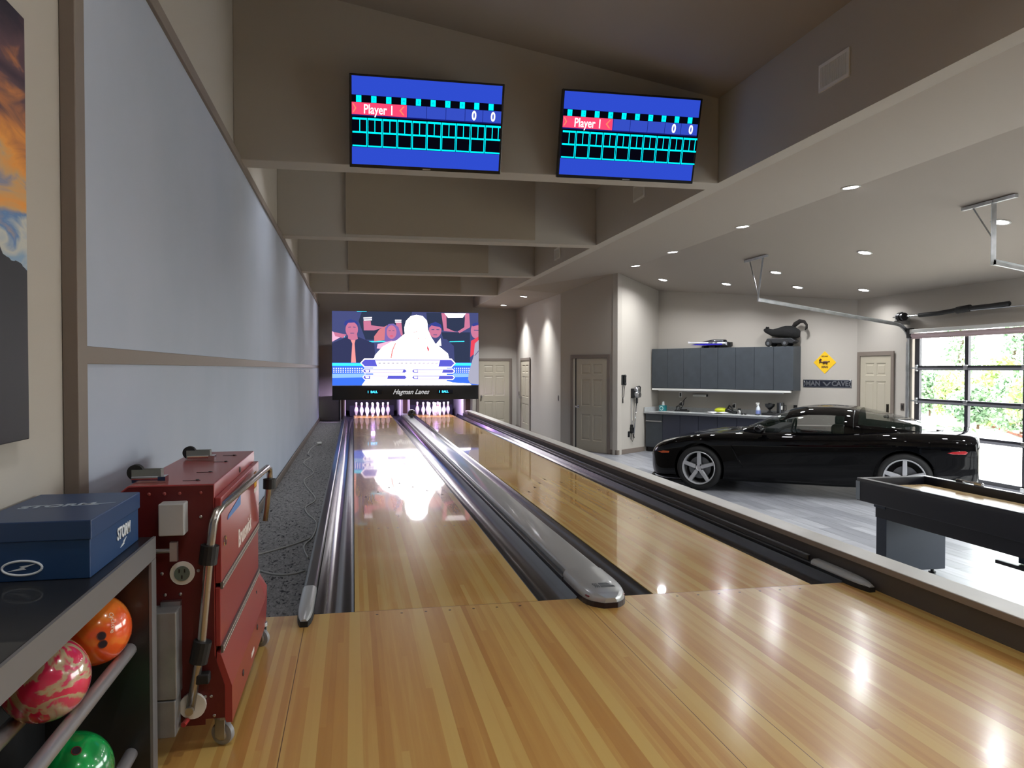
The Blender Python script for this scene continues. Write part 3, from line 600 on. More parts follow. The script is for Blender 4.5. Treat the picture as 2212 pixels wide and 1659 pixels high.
for x, y in ((595, 885), (1165, 885), (595, 958), (1165, 958)): P_('soft', (x, y - 12), (x + 45, y - 10), (x + 40, y + 12), (x + 5, y + 12))
pic = p.build('picture', t); pic.location = (0, -.001, HB)
mb = MB().text('Hagman Lanes', .185, Matrix.Translation((2.13, -.003, .21)) @ Matrix.Rotation(R(90), 4, 'X') @ Matrix.Scale(.92, 4, (1, 0, 0)), shear=.5, bold=.002)
mb.build('lane_name', emis('letter_white', (225, 225, 225), .8), t)
for x in (1.13, 3.1):
    MB().box(x - .21, x + .21, -.006, 0, .16, .27).build('display', mat('display_black', (5, 5, 20), .2), t)
    MB().text('1  BALL', .085, Matrix.Translation((x - .05, -.008, .215)) @ Matrix.Rotation(R(90), 4, 'X'), bold=.003).build('display_text', emis('led_blue', (60, 200, 255), 3), t)
MB().box(0, WV, -.004, 0, HB - .012, HB).build('lower_edge', M_alu, t)

# ---------------------------------------------------------------- air vents on the vault side
for i, (y0, y1, z0, z1, lb) in enumerate(((5.03, 5.40, 3.445, 3.65, 'near, large-looking'), (9.03, 9.41, 3.445, 3.65, 'second'), (13.0, 13.38, 3.25, 3.45, 'third and smallest-looking'))):
    t = thing('air_vent', 'white louvred air vent, %s one on the side wall above the soffit edge' % lb, 'air vent', (XR, (y0 + y1) / 2, z0), group='air vents')
    mb = MB(); a = .025
    mb.box(XR - .012, XR - .001, y0, y1, z0, z0 + a).box(XR - .012, XR - .001, y0, y1, z1 - a, z1).box(XR - .012, XR - .001, y0, y0 + a, z0 + a, z1 - a).box(XR - .012, XR - .001, y1 - a, y1, z0 + a, z1 - a)
    mb.build('frame', M_white, t, world=True)
    MB().box(XR - .003, XR - .001, y0 + a, y1 - a, z0 + a, z1 - a).build('backing', mat('vent_dark', (70, 68, 66), .8), t, world=True)
    mb = MB(); nn = 22
    for k in range(nn): y = y0 + a + (y1 - y0 - 2 * a) * (k + .5) / nn; mb.box(XR - .011, XR - .003, y - .004, y + .004, z0 + a, z1 - a)
    mb.build('louvres', M_white, t, world=True)

# ---------------------------------------------------------------- doors
def door(n, a, b, label, top=1.66, handle='r', trimw=.075, open_gap=0, z0=G, normal=1, lever=False):
    """a,b outer trim corners in plan seen from the room, left to right"""
    a = Vector((a[0], a[1], 0)); b = Vector((b[0], b[1], 0)); w = (b - a).length; ang = math.atan2((b - a).y, (b - a).x)
    t = thing('door_%d' % n, label, None, (a.x, a.y, z0), ang, kind='structure'); H = top - z0
    mb = MB(); mb.box(0, trimw, -.02, -.001, 0, H).box(w - trimw, w, -.02, -.001, 0, H).box(trimw, w - trimw, -.02, -.001, H - trimw, H)
    mb.build('door_frame', M_trim, t, bevel=.003)
    if open_gap:
        MB().box(trimw - .001, trimw + .07, -.004, -.001, 0, H - trimw).build('jamb', mat('jamb', (205, 200, 188), .5), t); MB().box(trimw + .07, trimw + .07 + open_gap, -.004, -.001, .0, H - trimw).build('dark_gap', M_dark, t)
    x0 = trimw + (.07 + open_gap if open_gap else .004); x1 = w - trimw - .004; hh = H - trimw - .006
    cols = [x0, x0 + .13 * (x1 - x0) / .8, x0 + (x1 - x0) * .46, x0 + (x1 - x0) * .54, x1 - .13 * (x1 - x0) / .8, x1]
    rws = [0.01, .24 * hh / 2, .80 * hh / 2, .98 * hh / 2, 1.56 * hh / 2, 1.66 * hh / 2, 1.88 * hh / 2, hh]
    yy = -.006; mb = MB()
    for i in range(5):
        for j in range(7):
            xa, xb, za, zb = cols[i], cols[i + 1], rws[j], rws[j + 1]
            if i in (1, 3) and j in (1, 3, 5):
                def rr(k, y): return [(xa + k, y, za + k), (xb - k, y, za + k), (xb - k, y, zb - k), (xa + k, y, zb - k)]
                vs = rr(0, yy) + rr(.012, yy + .01) + rr(.03, yy + .01) + rr(.045, yy + .003); fs = []
                for L_ in range(3):
                    for k in range(4): fs.append((L_ * 4 + k, L_ * 4 + (k + 1) % 4, L_ * 4 + 4 + (k + 1) % 4, L_ * 4 + 4 + k))
                fs.append((12, 13, 14, 15)); mb.add(vs, fs)
            else: mb.add([(xa, yy, za), (xb, yy, za), (xb, yy, zb), (xa, yy, zb)], [(0, 1, 2, 3)])
    for o in (mb.build('door_leaf', M_door, t),): pass
    # push recessed moulding into the slab: the slab face sits slightly proud of the wall
    hx = x1 - .07 if handle == 'r' else x0 + .07
    mb = MB(); mb.cyl((hx, yy, .95), (hx, yy - .012, .95), .032, 16).cyl((hx, yy - .01, .95), (hx, yy - .04, .95), .011, 10)
    if lever: mb.box(hx - .02, hx + .02, yy - .02, yy, 1.02, 1.16)
    mb.sphere((hx, yy - .055, .95), (.028, .024, .028), 14, 8)
    mb.build('door_handle', mat('dark_bronze', (60, 54, 48), .3, .9) if lever else M_chrome, t, smooth=True, auto=50)
    return t
def on_line(px, A, B):
    d = ray(px, 800); n = Vector((-(B[1] - A[1]), B[0] - A[0])); tt = Vector((A[0], A[1])).dot(n) / Vector((d.x, d.y)).dot(n); return (d.x * tt, d.y * tt)
def offs(p, A, B, e=.012):
    d = Vector((B[0] - A[0], B[1] - A[1])).normalized(); return (p[0] + d.y * e, p[1] - d.x * e)
door(1, (3.55, BACKY - .012), (4.62, BACKY - .012), 'closed six-panel taupe-trimmed door right of the big screen', handle='l')
door(2, offs(on_line(1126, P0, P1), P0, P1), offs(on_line(1146.5, P0, P1), P0, P1), 'narrow-looking six-panel door seen edge-on in the passage wall', handle='l')
door(3, offs(on_line(1234.5, P1, P2), P1, P2), offs(on_line(1319, P1, P2), P1, P2), 'six-panel door standing slightly ajar in the angled wall', handle='l', open_gap=.045, top=1.655)
door(4, (8.985, 12.72), (8.985, 11.74), 'six-panel door in the corner beside the glass garage door', handle='r', lever=True)

# ---------------------------------------------------------------- glass garage doors
M_glass = bpy.data.materials.new('clear_glass'); M_glass.use_nodes = True; gt = M_glass.node_tree; gt.nodes.clear()
g1 = gt.nodes.new('ShaderNodeBsdfTransparent'); g1.inputs[0].default_value = (.94, .96, .95, 1); g2 = gt.nodes.new('ShaderNodeBsdfGlossy'); g2.inputs['Roughness'].default_value = 0; g4 = gt.nodes.new('ShaderNodeMixShader'); g5 = gt.nodes.new('ShaderNodeOutputMaterial')
g4.inputs[0].default_value = .05; gt.links.new(g1.outputs[0], g4.inputs[1]); gt.links.new(g2.outputs[0], g4.inputs[2]); gt.links.new(g4.outputs[0], g5.inputs[0])
def gdoor(nm, y0, y1, npan, label):
    t = thing('garage_door', label, 'garage door', (9.04, (y0 + y1) / 2, G)); x0, x1 = 9.03, 9.075
    ys = [y1 - .055 - k * (y1 - y0 - .11) / npan for k in range(npan + 1)]
    rz = [-.33, .302, .836, 1.371, 1.906]
    for k in range(4):
        za, zb = rz[k], rz[k + 1]; f = MB(); f.box(x0, x1, y0, y1, za - (.075 if k == 0 else 0), za + .038 + (.02 if k == 0 else 0)).box(x0, x1, y0, y1, zb - .036, zb)
        zc, zd = za + .038, zb - .036
        for j, y in enumerate(ys): f.box(x0, x1, y - .035 if 0 < j < npan else (y - .055), y + .035 if 0 < j < npan else y + .055, zc, zd)
        s_ = f.build('door_section', mat('door_frame_dark', (34, 33, 42), .4), t, world=True)
        g = MB()
        for j in range(npan): g.box(x0 + .018, x0 + .022, ys[j + 1], ys[j], zc, zd)
        g.build('glass_panes', M_glass, s_, world=True)
        b_ = MB(); b_.box(x0 - .014, x0 - .001, y0 + .02, y1 - .02, za - .03, za + .004)
        b_.build('stiffener', mat('grey_rail', (128, 128, 136), .4, .3), s_, world=True)
        for j in ([0] if nm else [0]):
            MB().box(x0 - .035, x0 - .003, y1 - .09, y1 - .05, za - .05, za + .05).cyl((x0 - .03, y1 - .1, za), (x0 - .03, y1 + .05, za), .011, 8).build('roller_hinge', M_galv, s_, world=True)
        for y in ys[1:-1]: MB().box(x0 - .03, x0 - .003, y - .035, y + .035, za - .02, za + .045).build('hinge', M_alu, s_, world=True, bevel=.006)
    MB().box(x0 - .02, x1, y0, y1, G, -.40).build('bottom_seal', M_rubber, t, world=True)
    return t
gdoor(0, DY0, DY1 - .02, 4, 'black-framed glass garage door looking out on shrubs')
gdoor(1, EY0 + .02, EY1 - .02, 4, 'second glass garage door behind the shuffleboard table')
# blind rolled above the door
t = thing('roller_blind', 'rolled pinkish blind with pale headrail above the glass garage door', 'blind', (8.97, 8.5, 1.9))
MB().box(8.90, 8.99, DY0, DY1 - .05, 1.945, 2.0).build('headrail', M_white, t, world=True, bevel=.008)
MB().cyl((8.95, DY0, 1.90), (8.95, DY1 - .06, 1.90), .033, 16).box(8.935, 8.965, DY0, DY1 - .06, 1.845, 1.9).build('rolled_fabric', mat('blind_pink', (186, 164, 166), .8), t, world=True, smooth=True, auto=40)
MB().box(8.9, 8.99, DY1 - .05, DY1 + .02, 1.86, 2.02).build('end_bracket', M_blackm, t, world=True)
# tracks, with hangers from the ceiling
def track(y, label, xe, hang):
    t = thing('door_track', label, 'door track', (8.9, y, G), group='garage door tracks')
    ZE = 2.45
    pts = [(8.98, y, G)] + [(8.98, y, z) for z in (.5, 1.2, 1.78)] + [(8.98 - .3 + .3 * math.cos(a), y, 1.80 + .3 * math.sin(a)) for a in [R(k) for k in range(10, 91, 10)]] + [(xe, y, ZE)]
    mb = MB()
    for i in range(len(pts) - 1):
        p, q_ = Vector(pts[i]), Vector(pts[i + 1]); d = (q_ - p).normalized(); nrm = Vector((-d.z, 0, d.x)) * .028
        for (a0, a1, b0, b1) in ((-1, 1, -.004, .0), (-1, -.86, -.03, 0), (.86, 1, -.03, 0)):
            vs = []
            for e in (p, q_):
                for s_ in (a0, a1):
                    for yy in (b0, b1): vs.append(e + nrm * s_ + Vector((0, yy, 0)))
            mb.add(vs, [(0, 1, 3, 2), (4, 6, 7, 5), (0, 4, 5, 1), (2, 3, 7, 6), (0, 2, 6, 4), (1, 5, 7, 3)])
    mb.build('rail', M_galv, t, world=True)
    mb = MB(); zt = gz(xe); mb.box(xe - .03, xe + .03, y - .004, y + .004, ZE - .03, zt - .01) if not hang else mb.tube([(xe, y, ZE - .03), (xe + .02, y - .12, gz(xe) - .03)], .016, 4)
    mb.tube([(xe + .03, y + .005, ZE + .2 if not hang else ZE), (xe + .02, y + .30, gz(xe) - .03)], .01, 4); mb.box(xe - .018, xe + .02, y - .28, y + .42, gz(xe + .02) - .035, gz(xe + .02) - .001)
    mb.build('hanger', M_galv, t, world=True)
    MB().box(8.70, 8.999, y - .003, y + .02, 2.085, 2.14).build('track_arm', M_galv, t, world=True)
    MB().box(8.965, 8.999, y + .0, y + .05, G, 1.80).build('jamb_angle', M_galv, t, world=True)
    return t
tr = track(DY1 + .06, 'galvanised garage door track curving out from the wall above the car', 6.26, True)
track(DY0 - .06, 'galvanised garage door track with perforated hanger at the right edge', 6.43, False)
t = thing('torsion_bar', 'black-wrapped torsion bar with a cable drum above the garage door', 'garage door spring', (8.86, 10, 2.2))
MB().cyl((8.86, 11.62, 2.215), (8.86, DY0, 2.215), .012, 8).build('shaft', M_chrome, t, world=True)
MB().tube([(8.86, 11.0, 2.215), (8.86, 10.6, 2.215), (8.86, 10.1, 2.245), (8.86, 9.6, 2.25), (8.86, 9.25, 2.26)], .034, 10).tube([(8.86, 10.2, 2.235), (8.86, 9.95, 2.25)], .052, 10).build('spring_sleeve', M_rubber, t, world=True, smooth=True)
MB().cyl((8.86, 11.47, 2.215), (8.86, 11.40, 2.215), .075, 20).cyl((8.86, 11.395, 2.215), (8.86, 11.34, 2.215), .065, 20).build('cable_drum', mat('drum', (40, 38, 40), .35, .5), t, world=True)
MB().box(8.80, 8.999, 11.46, 11.5, 2.13, 2.25).build('bearing_plate', M_galv, t, world=True)

# ---------------------------------------------------------------- outside
struct(MB().box(9.15, 90, -40, 90, G - .1, G - .02).build('floor_driveway', mat('concrete', (196, 192, 186), .85, var=(2, (206, 203, 198)))), 'bright concrete driveway outside')
M_leaf = mat('leaf_green', (142, 172, 104), .6, var=(1.5, (184, 200, 138))); M_leaf2 = mat('leaf_blue', (128, 162, 132), .6, var=(2, (164, 188, 156)))
def leaf_cloud(mb, c, r, n, s_):
    for _ in range(n):
        th = random.uniform(0, 2 * math.pi); z = random.uniform(-.5, 1); rr = math.sqrt(max(0, 1 - z * z)); k = random.uniform(.72, 1.08)
        p = Vector((c[0] + r[0] * rr * math.cos(th) * k, c[1] + r[1] * rr * math.sin(th) * k, c[2] + r[2] * z * k))
        a = Vector((random.gauss(0, 1), random.gauss(0, 1), random.gauss(0, 1))).normalized() * s_; b = a.cross(Vector((random.gauss(0, 1), random.gauss(0, 1), 1))).normalized() * s_ * .55
        mb.add([p - a, p + b, p + a, p - b], [(0, 1, 2, 3)])
bushes = [(1975 + 33, 901, .8, 1.9, 'rounded shrub at the left edge of the view'), (2064, 906, .85, 2.0, 'shrub just left of the door mullion'), (2112, 930, .75, 1.3, 'low shrub right of the door mullion'), (2150, 922, .95, 2.1, 'taller shrub in the middle of the bed'), (2206, 940, .95, 2.1, 'shrub near the right edge of the view'), (2280, 955, 1.0, 2.1, 'shrub mostly beyond the right edge')]
for i, (px, py, w_, h_, lb) in enumerate(bushes):
    g = onp(px, py, 2, G); t = thing('shrub', lb + ' outside the glass garage door', 'shrub', (g.x, g.y, G + .04), group='shrubs outside the garage door')
    mb = MB()
    for k in range(7): leaf_cloud(mb, (random.uniform(-.55, .55) * w_, random.uniform(-.5, .5) * w_, h_ * random.uniform(.14, .68)), (w_ * .52, w_ * .52, h_ * .33), 420, .085)
    mb.build('foliage', M_leaf if i % 2 else M_leaf2, t)
    MB().tube([(0, 0, .001), (.05, .02, h_ * .3), (.1, 0, h_ * .6)], .04, 6).build('stem', mat('bark', (90, 70, 52), .9), t)
for i, (px, py, w_, h_) in enumerate(((2075, 862, 1.3, 7.5), (2190, 852, 1.3, 6.5))):
    g = onp(px, py, 2, G); t = thing('conifer', ['blue-green conifer behind the mullion of the garage door', 'faint conifer farther right beyond the shrubs'][i], 'tree', (g.x, g.y, G)); mb = MB()
    for k in range(9): z = h_ * (.15 + .09 * k); leaf_cloud(mb, (0, 0, z), (w_ * (1 - k * .1), w_ * (1 - k * .1), .5), 260, .16)
    mb.build('foliage', M_leaf2, t); MB().tube([(0, 0, -.02), (0, 0, h_ * .9)], [.2, .04], 8).build('trunk', MATS['bark'], t)
a = [onp(x, y, 2, G) for x, y in ((1985, 880), (2092, 905), (2212, 945), (2400, 980), (2400, 900), (1985, 865))]
tag(MB().prism([(v.x, v.y) for v in a], G - .02, G + .04).build('mulch_bed', mat('mulch', (150, 92, 76), .95, var=(8, (120, 74, 60)))), 'reddish mulch bed under the shrubs outside', 'flower bed')
# ---------------------------------------------------------------- cabinet wall (local x along the wall, -y into the room)
dD = Vector((P4[0] - P3[0], P4[1] - P3[1])).normalized(); RD = math.atan2(dD.y, dD.x)
nD = Vector((-dD.y, dD.x))
def DW(x, y, z=0): return (P3[0] + dD.x * x + nD.x * y, P3[1] + dD.y * x + nD.y * y, z)
def dx(px, off):      # local x along the wall of the point at image column px, standing off metres in front of the wall
    A = DW(0, -off); B = DW(1, -off); p = on_line(px, A, B); return (p[0] - A[0]) * dD.x + (p[1] - A[1]) * dD.y
M_cab = mat('slate_laminate', (62, 68, 74), .5, var=(5, (56, 61, 67)), bump=(60, .1, .002)); M_cabd = mat('dark_laminate', (46, 49, 62), .5); M_top = mat('grey_worktop', (176, 178, 178), .35, var=(30, (166, 168, 169)))
x0c, wc = .05, .79
for k, lb in enumerate(('leftmost, against the vacuum wall side', 'second from the left, under the toy boat', 'third from the left', 'rightmost, under the black toy animal')):
    t = thing('wall_cabinet', 'slate grey two-door wall cabinet, %s' % lb, 'cabinet', DW(x0c + k * wc, 0, .94), RD, 'slate wall cabinets')
    MB().box(.001, wc - .001, -.31, -.002, 0, .845).build('carcass', M_cab, t)
    for j in range(2): MB().box(.003 + j * wc / 2, (j + 1) * wc / 2 - .003, -.33, -.311, .012, .842).build('door', M_cab, t, bevel=.0015)
t = thing('light_rail', 'pale stepped rail under the slate wall cabinets', 'light rail', DW(0, 0, .88), RD)
MB().box(.07, 3.16, -.35, -.30, .02, .058).build('upper_strip', M_white, t); MB().box(.25, 3.02, -.37, -.31, .0, .02).build('lower_strip', M_alu, t)
for k, (a, w_) in enumerate(((.08, .42), (.50, .85), (1.35, .85), (2.2, .85))):
    t = thing('base_cabinet', ['narrow slate base cabinet with a drawer and a metal pull at the left end', 'dark base cabinet beside the narrow drawer unit', 'dark base cabinet in the middle behind the car bonnet', 'dark base cabinet at the right hidden by the car'][k], 'cabinet', DW(a, 0, G), RD, 'slate base cabinets')
    MB().box(.001, w_ - .001, -.58, -.002, .1, .815).build('carcass', M_cab if k == 0 else M_cabd, t); MB().box(.001, w_ - .001, -.53, -.01, 0, .1).build('toe_kick', M_blackm, t)
    if k == 0:
        dr = MB().box(.004, w_ - .004, -.60, -.581, .66, .81).build('drawer', M_cab, t, bevel=.002); MB().box(.01, w_ - .01, -.618, -.60, .645, .668).build('pull', M_alu, dr)
        MB().box(.004, w_ - .004, -.60, -.581, .11, .64).build('door', M_cab, t, bevel=.002)
    else:
        for j in range(2): MB().box(.004 + j * w_ / 2, (j + 1) * w_ / 2 - .004, -.60, -.581, .11, .81).build('door', M_cabd, t, bevel=.002)
t = thing('worktop', 'long grey worktop with a low upstand over the base cabinets', 'worktop', DW(0, 0, .405), RD)
MB().box(.05, 3.12, -.64, -.003, 0, .04).build('slab', M_top, t, bevel=.004); MB().box(.05, 3.12, -.022, -.003, .04, .13).box(.05, .07, -.62, -.022, .04, .13).build('upstand', M_top, t, bevel=.003)
t = MB().box(.40, 3.1, -.72, -.43, .0405, .058).build('worktop_board', M_top, bevel=.004); t.location = DW(0, 0, .405); t.rotation_euler = (0, 0, RD); tag(t, 'thin pale board lying on the worktop and overhanging its front edge', 'board')
ZT = .405 + .0585; ZW = .4455
def on_top(name, lb, cat, px, off, z=ZT, rz=0): return thing(name, lb, cat, DW(dx(px, off), -off, z), RD + rz)
t = on_top('tissue_box', 'teal tissue box with a white tissue at the left end of the worktop', 'tissue box', 1432.5, .25, ZW)
MB().box(-.06, .06, -.06, .06, 0, .125).build('box', mat('teal_card', (38, 128, 134), .6), t, bevel=.003); MB().lathe([(.046, 0), (.046, .001)], 24, M=Matrix.Translation((0, -.0605, .062)) @ Matrix.Rotation(R(90), 4, 'X')).lathe([(.018, 0), (.018, .0015)], 20, M=Matrix.Translation((0, -.061, .062)) @ Matrix.Rotation(R(90), 4, 'X')).build('ring_pattern', mat('pale_ring', (200, 220, 215), .6), t); MB().lathe([(.032, 0), (.032, .002)], 24, M=Matrix.Translation((0, -.0608, .062)) @ Matrix.Rotation(R(90), 4, 'X')).build('ring_pattern', MATS['teal_card'], t)
mb = MB(); mb.grid(lambda u, v: ((.03 * (1 - u * .4)) * math.cos(v) * (1 + .35 * math.sin(3 * v)), .018 * math.sin(v), .125 + .085 * u + .012 * math.sin(2 * v) * u), [0, .3, .6, 1], [k * math.pi / 8 for k in range(16)], close=True); mb.build('tissue', mat('tissue_white', (240, 240, 240), .9), t, smooth=True)
M_blk = mat('black_plastic', (20, 21, 23), .4)
t = on_top('charging_dock', 'black charging dock with looping cords near the left of the worktop', 'charger', 1472, .25, ZW)
MB().box(-.13, .16, -.07, .07, 0, .035).box(-.02, .12, -.04, .05, .035, .06).build('dock', M_blk, t, bevel=.01); MB().tube([(-.1, 0, .02), (-.14, .02, .1), (-.06, .06, .16), (-.02, .2, .28), (0, .2, .3)], .007, 6).tube([(.0, .0, .03), (-.05, .03, .12), (-.12, .03, .1), (-.15, 0, .01)], .006, 6).tube([(-.04, .02, .04), (.02, .05, .16), (-.02, .15, .26)], .01, 6).build('cords', M_blk, t, smooth=True)
t = on_top('magazine', 'open white magazine lying on the worktop board', 'magazine', 1547, .52, rz=.1)
for s in (-1, 1): mb = MB(); mb.grid(lambda u, v, s=s: (s * u * .21, v, .004 + .022 * math.sin(u * math.pi * .9) + .002), [k / 6 for k in range(7)], [-.14, .14]); mb.build('page', mat('paper', (226, 228, 230), .6), t, smooth=True, solid=.004)
t = on_top('work_light', 'lime yellow and black power tool on the worktop', 'power tool', 1566, .22, ZW)
MB().sphere((-.08, 0, .065), (.15, .07, .062), 18, 10).build('shell', mat('lime', (196, 206, 40), .45), t, smooth=True); MB().tube([(.0, 0, .06), (.1, -.02, .075), (.2, 0, .03), (.27, 0, .028)], [.04, .042, .03, .026], 10).tube([(.06, 0, .1), (.1, 0, .17), (.16, 0, .12)], .018, 8).build('handle', M_blk, t, smooth=True)
t = on_top('tin_can', 'short silver and black can beside the power tool', 'can', 1597.5, .25, ZW)
MB().lathe([(.038, 0), (.04, .005), (.04, .075), (.036, .08)], 22).build('body', M_alu, t, smooth=True, auto=40); MB().lathe([(.033, .08), (.033, .115), (.028, .12)], 18).build('lid', M_blk, t, smooth=True, auto=40)
t = on_top('spray_bottle', 'pale spray bottle with white nozzle and blue label on the worktop', 'spray bottle', 1638.5, .3, ZW)
MB().lathe([(.042, 0), (.045, .008), (.045, .11), (.038, .15), (.018, .18), (.015, .2)], 22).build('bottle', mat('clear_plastic', (190, 196, 206), .15, coat=.5), t, smooth=True); MB().lathe([(.0462, .03), (.0462, .1)], 22, cap=False).build('label', mat('label_blue', (120, 134, 190), .5), t, smooth=True)
MB().lathe([(.019, .2), (.019, .22)], 14).box(-.045, .025, -.012, .012, .22, .25).box(-.035, -.025, -.008, .008, .18, .22).build('trigger_nozzle', M_white, t, bevel=.003)
t = on_top('sunglasses', 'small black object lying on the front of the worktop board', 'glasses', 1607, .56)
for s in (-1, 1): MB().sphere((s * .035, 0, .018), (.032, .012, .018), 12, 8).build('lens', M_blk, t, smooth=True)
MB().box(-.012, .012, -.004, .004, .02, .026).build('bridge', M_blk, t)
t = on_top('trinket_dish', 'small black dish on the worktop below the spray bottle', 'dish', 1637, .52)
MB().lathe([(.03, 0), (.055, .012), (.052, .016), (.028, .006)], 22).build('dish_body', M_blk, t, smooth=True)
t = on_top('appliance_tray', 'flat black tray base carrying the grinder and the jar', 'tray', 1674.5, .29, ZW)
MB().box(-.22, .22, -.12, .12, 0, .062).build('tray_body', M_blk, t, bevel=.008)
z2 = ZW + .0625
t = on_top('coffee_grinder', 'black grinder with a wide funnel hopper on the black tray', 'grinder', 1663.5, .29, z2)
MB().lathe([(.055, 0), (.055, .012), (.022, .03), (.018, .06), (.04, .075), (.088, .125), (.096, .17), (.09, .17), (.08, .13), (.0, .09)], 28).build('grinder_body', M_blk, t, smooth=True, auto=40); MB().cyl((0, 0, .155), (0, 0, .19), .03, 14).build('lid_knob', M_blk, t)
t = on_top('coffee_jar', 'black cylindrical jar with a chrome stripe and side handle on the black tray', 'jar', 1687, .29, z2)
MB().lathe([(.066, 0), (.07, .006), (.07, .19), (.064, .2)], 28).build('jar_body', M_blk, t, smooth=True, auto=40); MB().box(.012, .034, -.0722, -.06, .01, .195).build('chrome_stripe', M_chrome, t); MB().box(.036, .06, -.065, -.05, .07, .14).build('label', M_white, t)
MB().tube([(.068, 0, .16), (.105, 0, .15), (.108, 0, .06), (.07, 0, .04)], .008, 8).build('handle', M_blk, t, smooth=True)
def plate(px, z, lb, plug=False, wall='D', c='w'):
    if wall == 'D': loc, rz = DW(dx(px, 0), -.001, z), RD
    t = thing('wall_outlet', lb, 'outlet', loc, rz, 'wall outlets')
    MB().box(-.037, .037, -.007, 0, -.058, .058).build('cover_plate', M_white if c == 'w' else M_blk, t, bevel=.002); MB().box(-.018, .018, -.010, -.007, -.036, .036).build('sockets', M_blk, t)
    if plug: MB().box(-.02, .02, -.05, -.0101, -.02, .02).tube([(0, -.05, -.01), (0, -.07, -.07), (-.03, -.08, -.14)], .006, 6).build('plug', M_blk, t, bevel=.003)
plate(1470.5, .80, 'white wall outlet under the wall cabinets above the charging dock'); plate(1472.5, .60, 'lower white outlet with a black plug behind the charging dock', True); plate(1587, .60, 'outlet with a black plug behind the power tool', True); plate(1719, .60, 'black outlet with plug right of the coffee jar', True, c='b')
t = thing('under_cabinet_lamp', 'short white tube lamp on the wall below the wall cabinets', 'lamp', DW(dx(1513.5, 0), -.001, .79), RD)
MB().box(-.16, .16, -.05, 0, -.02, .028).build('diffuser', mat('milky', (235, 235, 230), .4), t, bevel=.012); MB().box(.16, .17, -.045, 0, -.018, .026).build('end_cap', M_blk, t)
# toy boat on the cabinets
t = thing('toy_speedboat', 'blue and white remote-control speedboat on top of the wall cabinets', 'toy boat', DW(dx(1532, .17), -.17, 1.785), RD)
L_ = .5
def hull(u, k):
    x = -L_ + 2 * L_ * .93 * u; w = .15 * (min(1, u * 2.2)) ** .7 + .004; zk = .03 + .085 * (1 - u) ** 2.5; zt_ = .105 + .02 * (1 - u)
    return [(x, 0, zk), (x, -w * .7, zk + .03), (x, -w, zt_ - .02), (x, -w * .9, zt_), (x, 0, zt_ + .012), (x, w * .9, zt_), (x, w, zt_ - .02), (x, w * .7, zk + .03)][k]
us = [k / 12 for k in range(13)]; mb = MB(); mb.grid(hull, us, list(range(8)), close=True); mb.f += [tuple(range(8)), tuple(96 + k for k in range(8))]; mb.m += [0, 0]
mb.build('hull', mat('hull_white', (226, 226, 232), .25, coat=.6), t, smooth=True, auto=35)
mb = MB(); mb.grid(lambda u, k: ((-.2 + .56 * u), (-1 if k < 2 else 1) * (.118 * (1 - .5 * abs(u - .6))) * (1 if k in (0, 3) else .5), .112 + (.0 if k in (0, 3) else .055 * math.sin(min(1, u * 1.25) * math.pi * .62))), us, [0, 1, 2, 3]); mb.build('canopy', mat('boat_canopy', (30, 30, 44), .2, coat=.8), t, smooth=True, auto=40, solid=.004)
MB().prism([(-.36, .066), (-.1, .052), (.38, .056), (.36, .09), (.02, .088), (-.2, .082)], -.1525, -.1505, ax='y').build('blue_stripe', mat('deep_blue', (38, 30, 150), .25, coat=.8), t)
MB().text('SPARTAN', .048, Matrix.Translation((.16, -.154, .1)) @ Matrix.Rotation(R(90), 4, 'X'), shear=.4, bold=.001).build('boat_name', M_blk, t)
MB().box(.42, .5, -.05, .05, .03, .11).tube([(.4, -.08, .12), (.52, -.08, .1), (.52, -.08, .02)], .008, 6).build('outdrive', M_blk, t, bevel=.004); MB().box(-.12, -.07, -.1, .1, 0, .045).box(.13, .18, -.1, .1, 0, .045).build('display_stand', M_blk, t)
# black toy animal on a wheeled chassis
t = thing('toy_skunk', 'black furry toy animal with curled tail on a wheeled chassis atop the cabinets', 'toy', DW(dx(1688, .17), -.17, 1.785), RD)
M_fur = mat('black_fur', (9, 9, 10), .95, bump=(160, .8, .01)); mb = MB()
pts = [(-.36, 0, .33), (-.32, 0, .325), (-.26, 0, .30), (-.18, 0, .27), (-.05, 0, .27), (.08, 0, .28), (.2, 0, .27), (.3, 0, .22), (.33, 0, .17)]; mb.tube(pts, [.02, .05, .055, .07, .095, .12, .13, .1, .04], 14); mb.sphere((-.29, -.035, .37), (.02, .012, .02)).sphere((-.29, .035, .37), (.02, .012, .02))
mb.build('body', M_fur, t, smooth=True)
mb = MB(); mb.tube([(.22, 0, .36), (.27, 0, .42), (.36, 0, .475), (.44, 0, .465), (.49, 0, .4), (.485, 0, .34), (.46, 0, .31)], [.03, .045, .04, .03, .022, .022, .012], 10); mb.build('tail', mat('tail_fur', (24, 20, 18), .95), t, smooth=True)
MB().box(-.27, .26, -.09, .09, .055, .15).prism([(-.3, .07), (-.25, .16), (.22, .16), (.32, .1), (.26, .06)], -.10, .10, ax='y').build('chassis', mat('chassis_grey', (34, 35, 38), .5), t, bevel=.01)
for x in (-.21, .12):
    for y in (-.115, .115): w = MB().cyl((x, y - .025, .065), (x, y + .025, .065), .065, 22).build('wheel', M_rubber, t, bevel=.01); MB().cyl((x, y + (-.028 if y < 0 else .024), .065), (x, y + (-.024 if y < 0 else .028), .065), .03, 12).build('hub', mat('hub_grey', (90, 92, 96), .4), w)
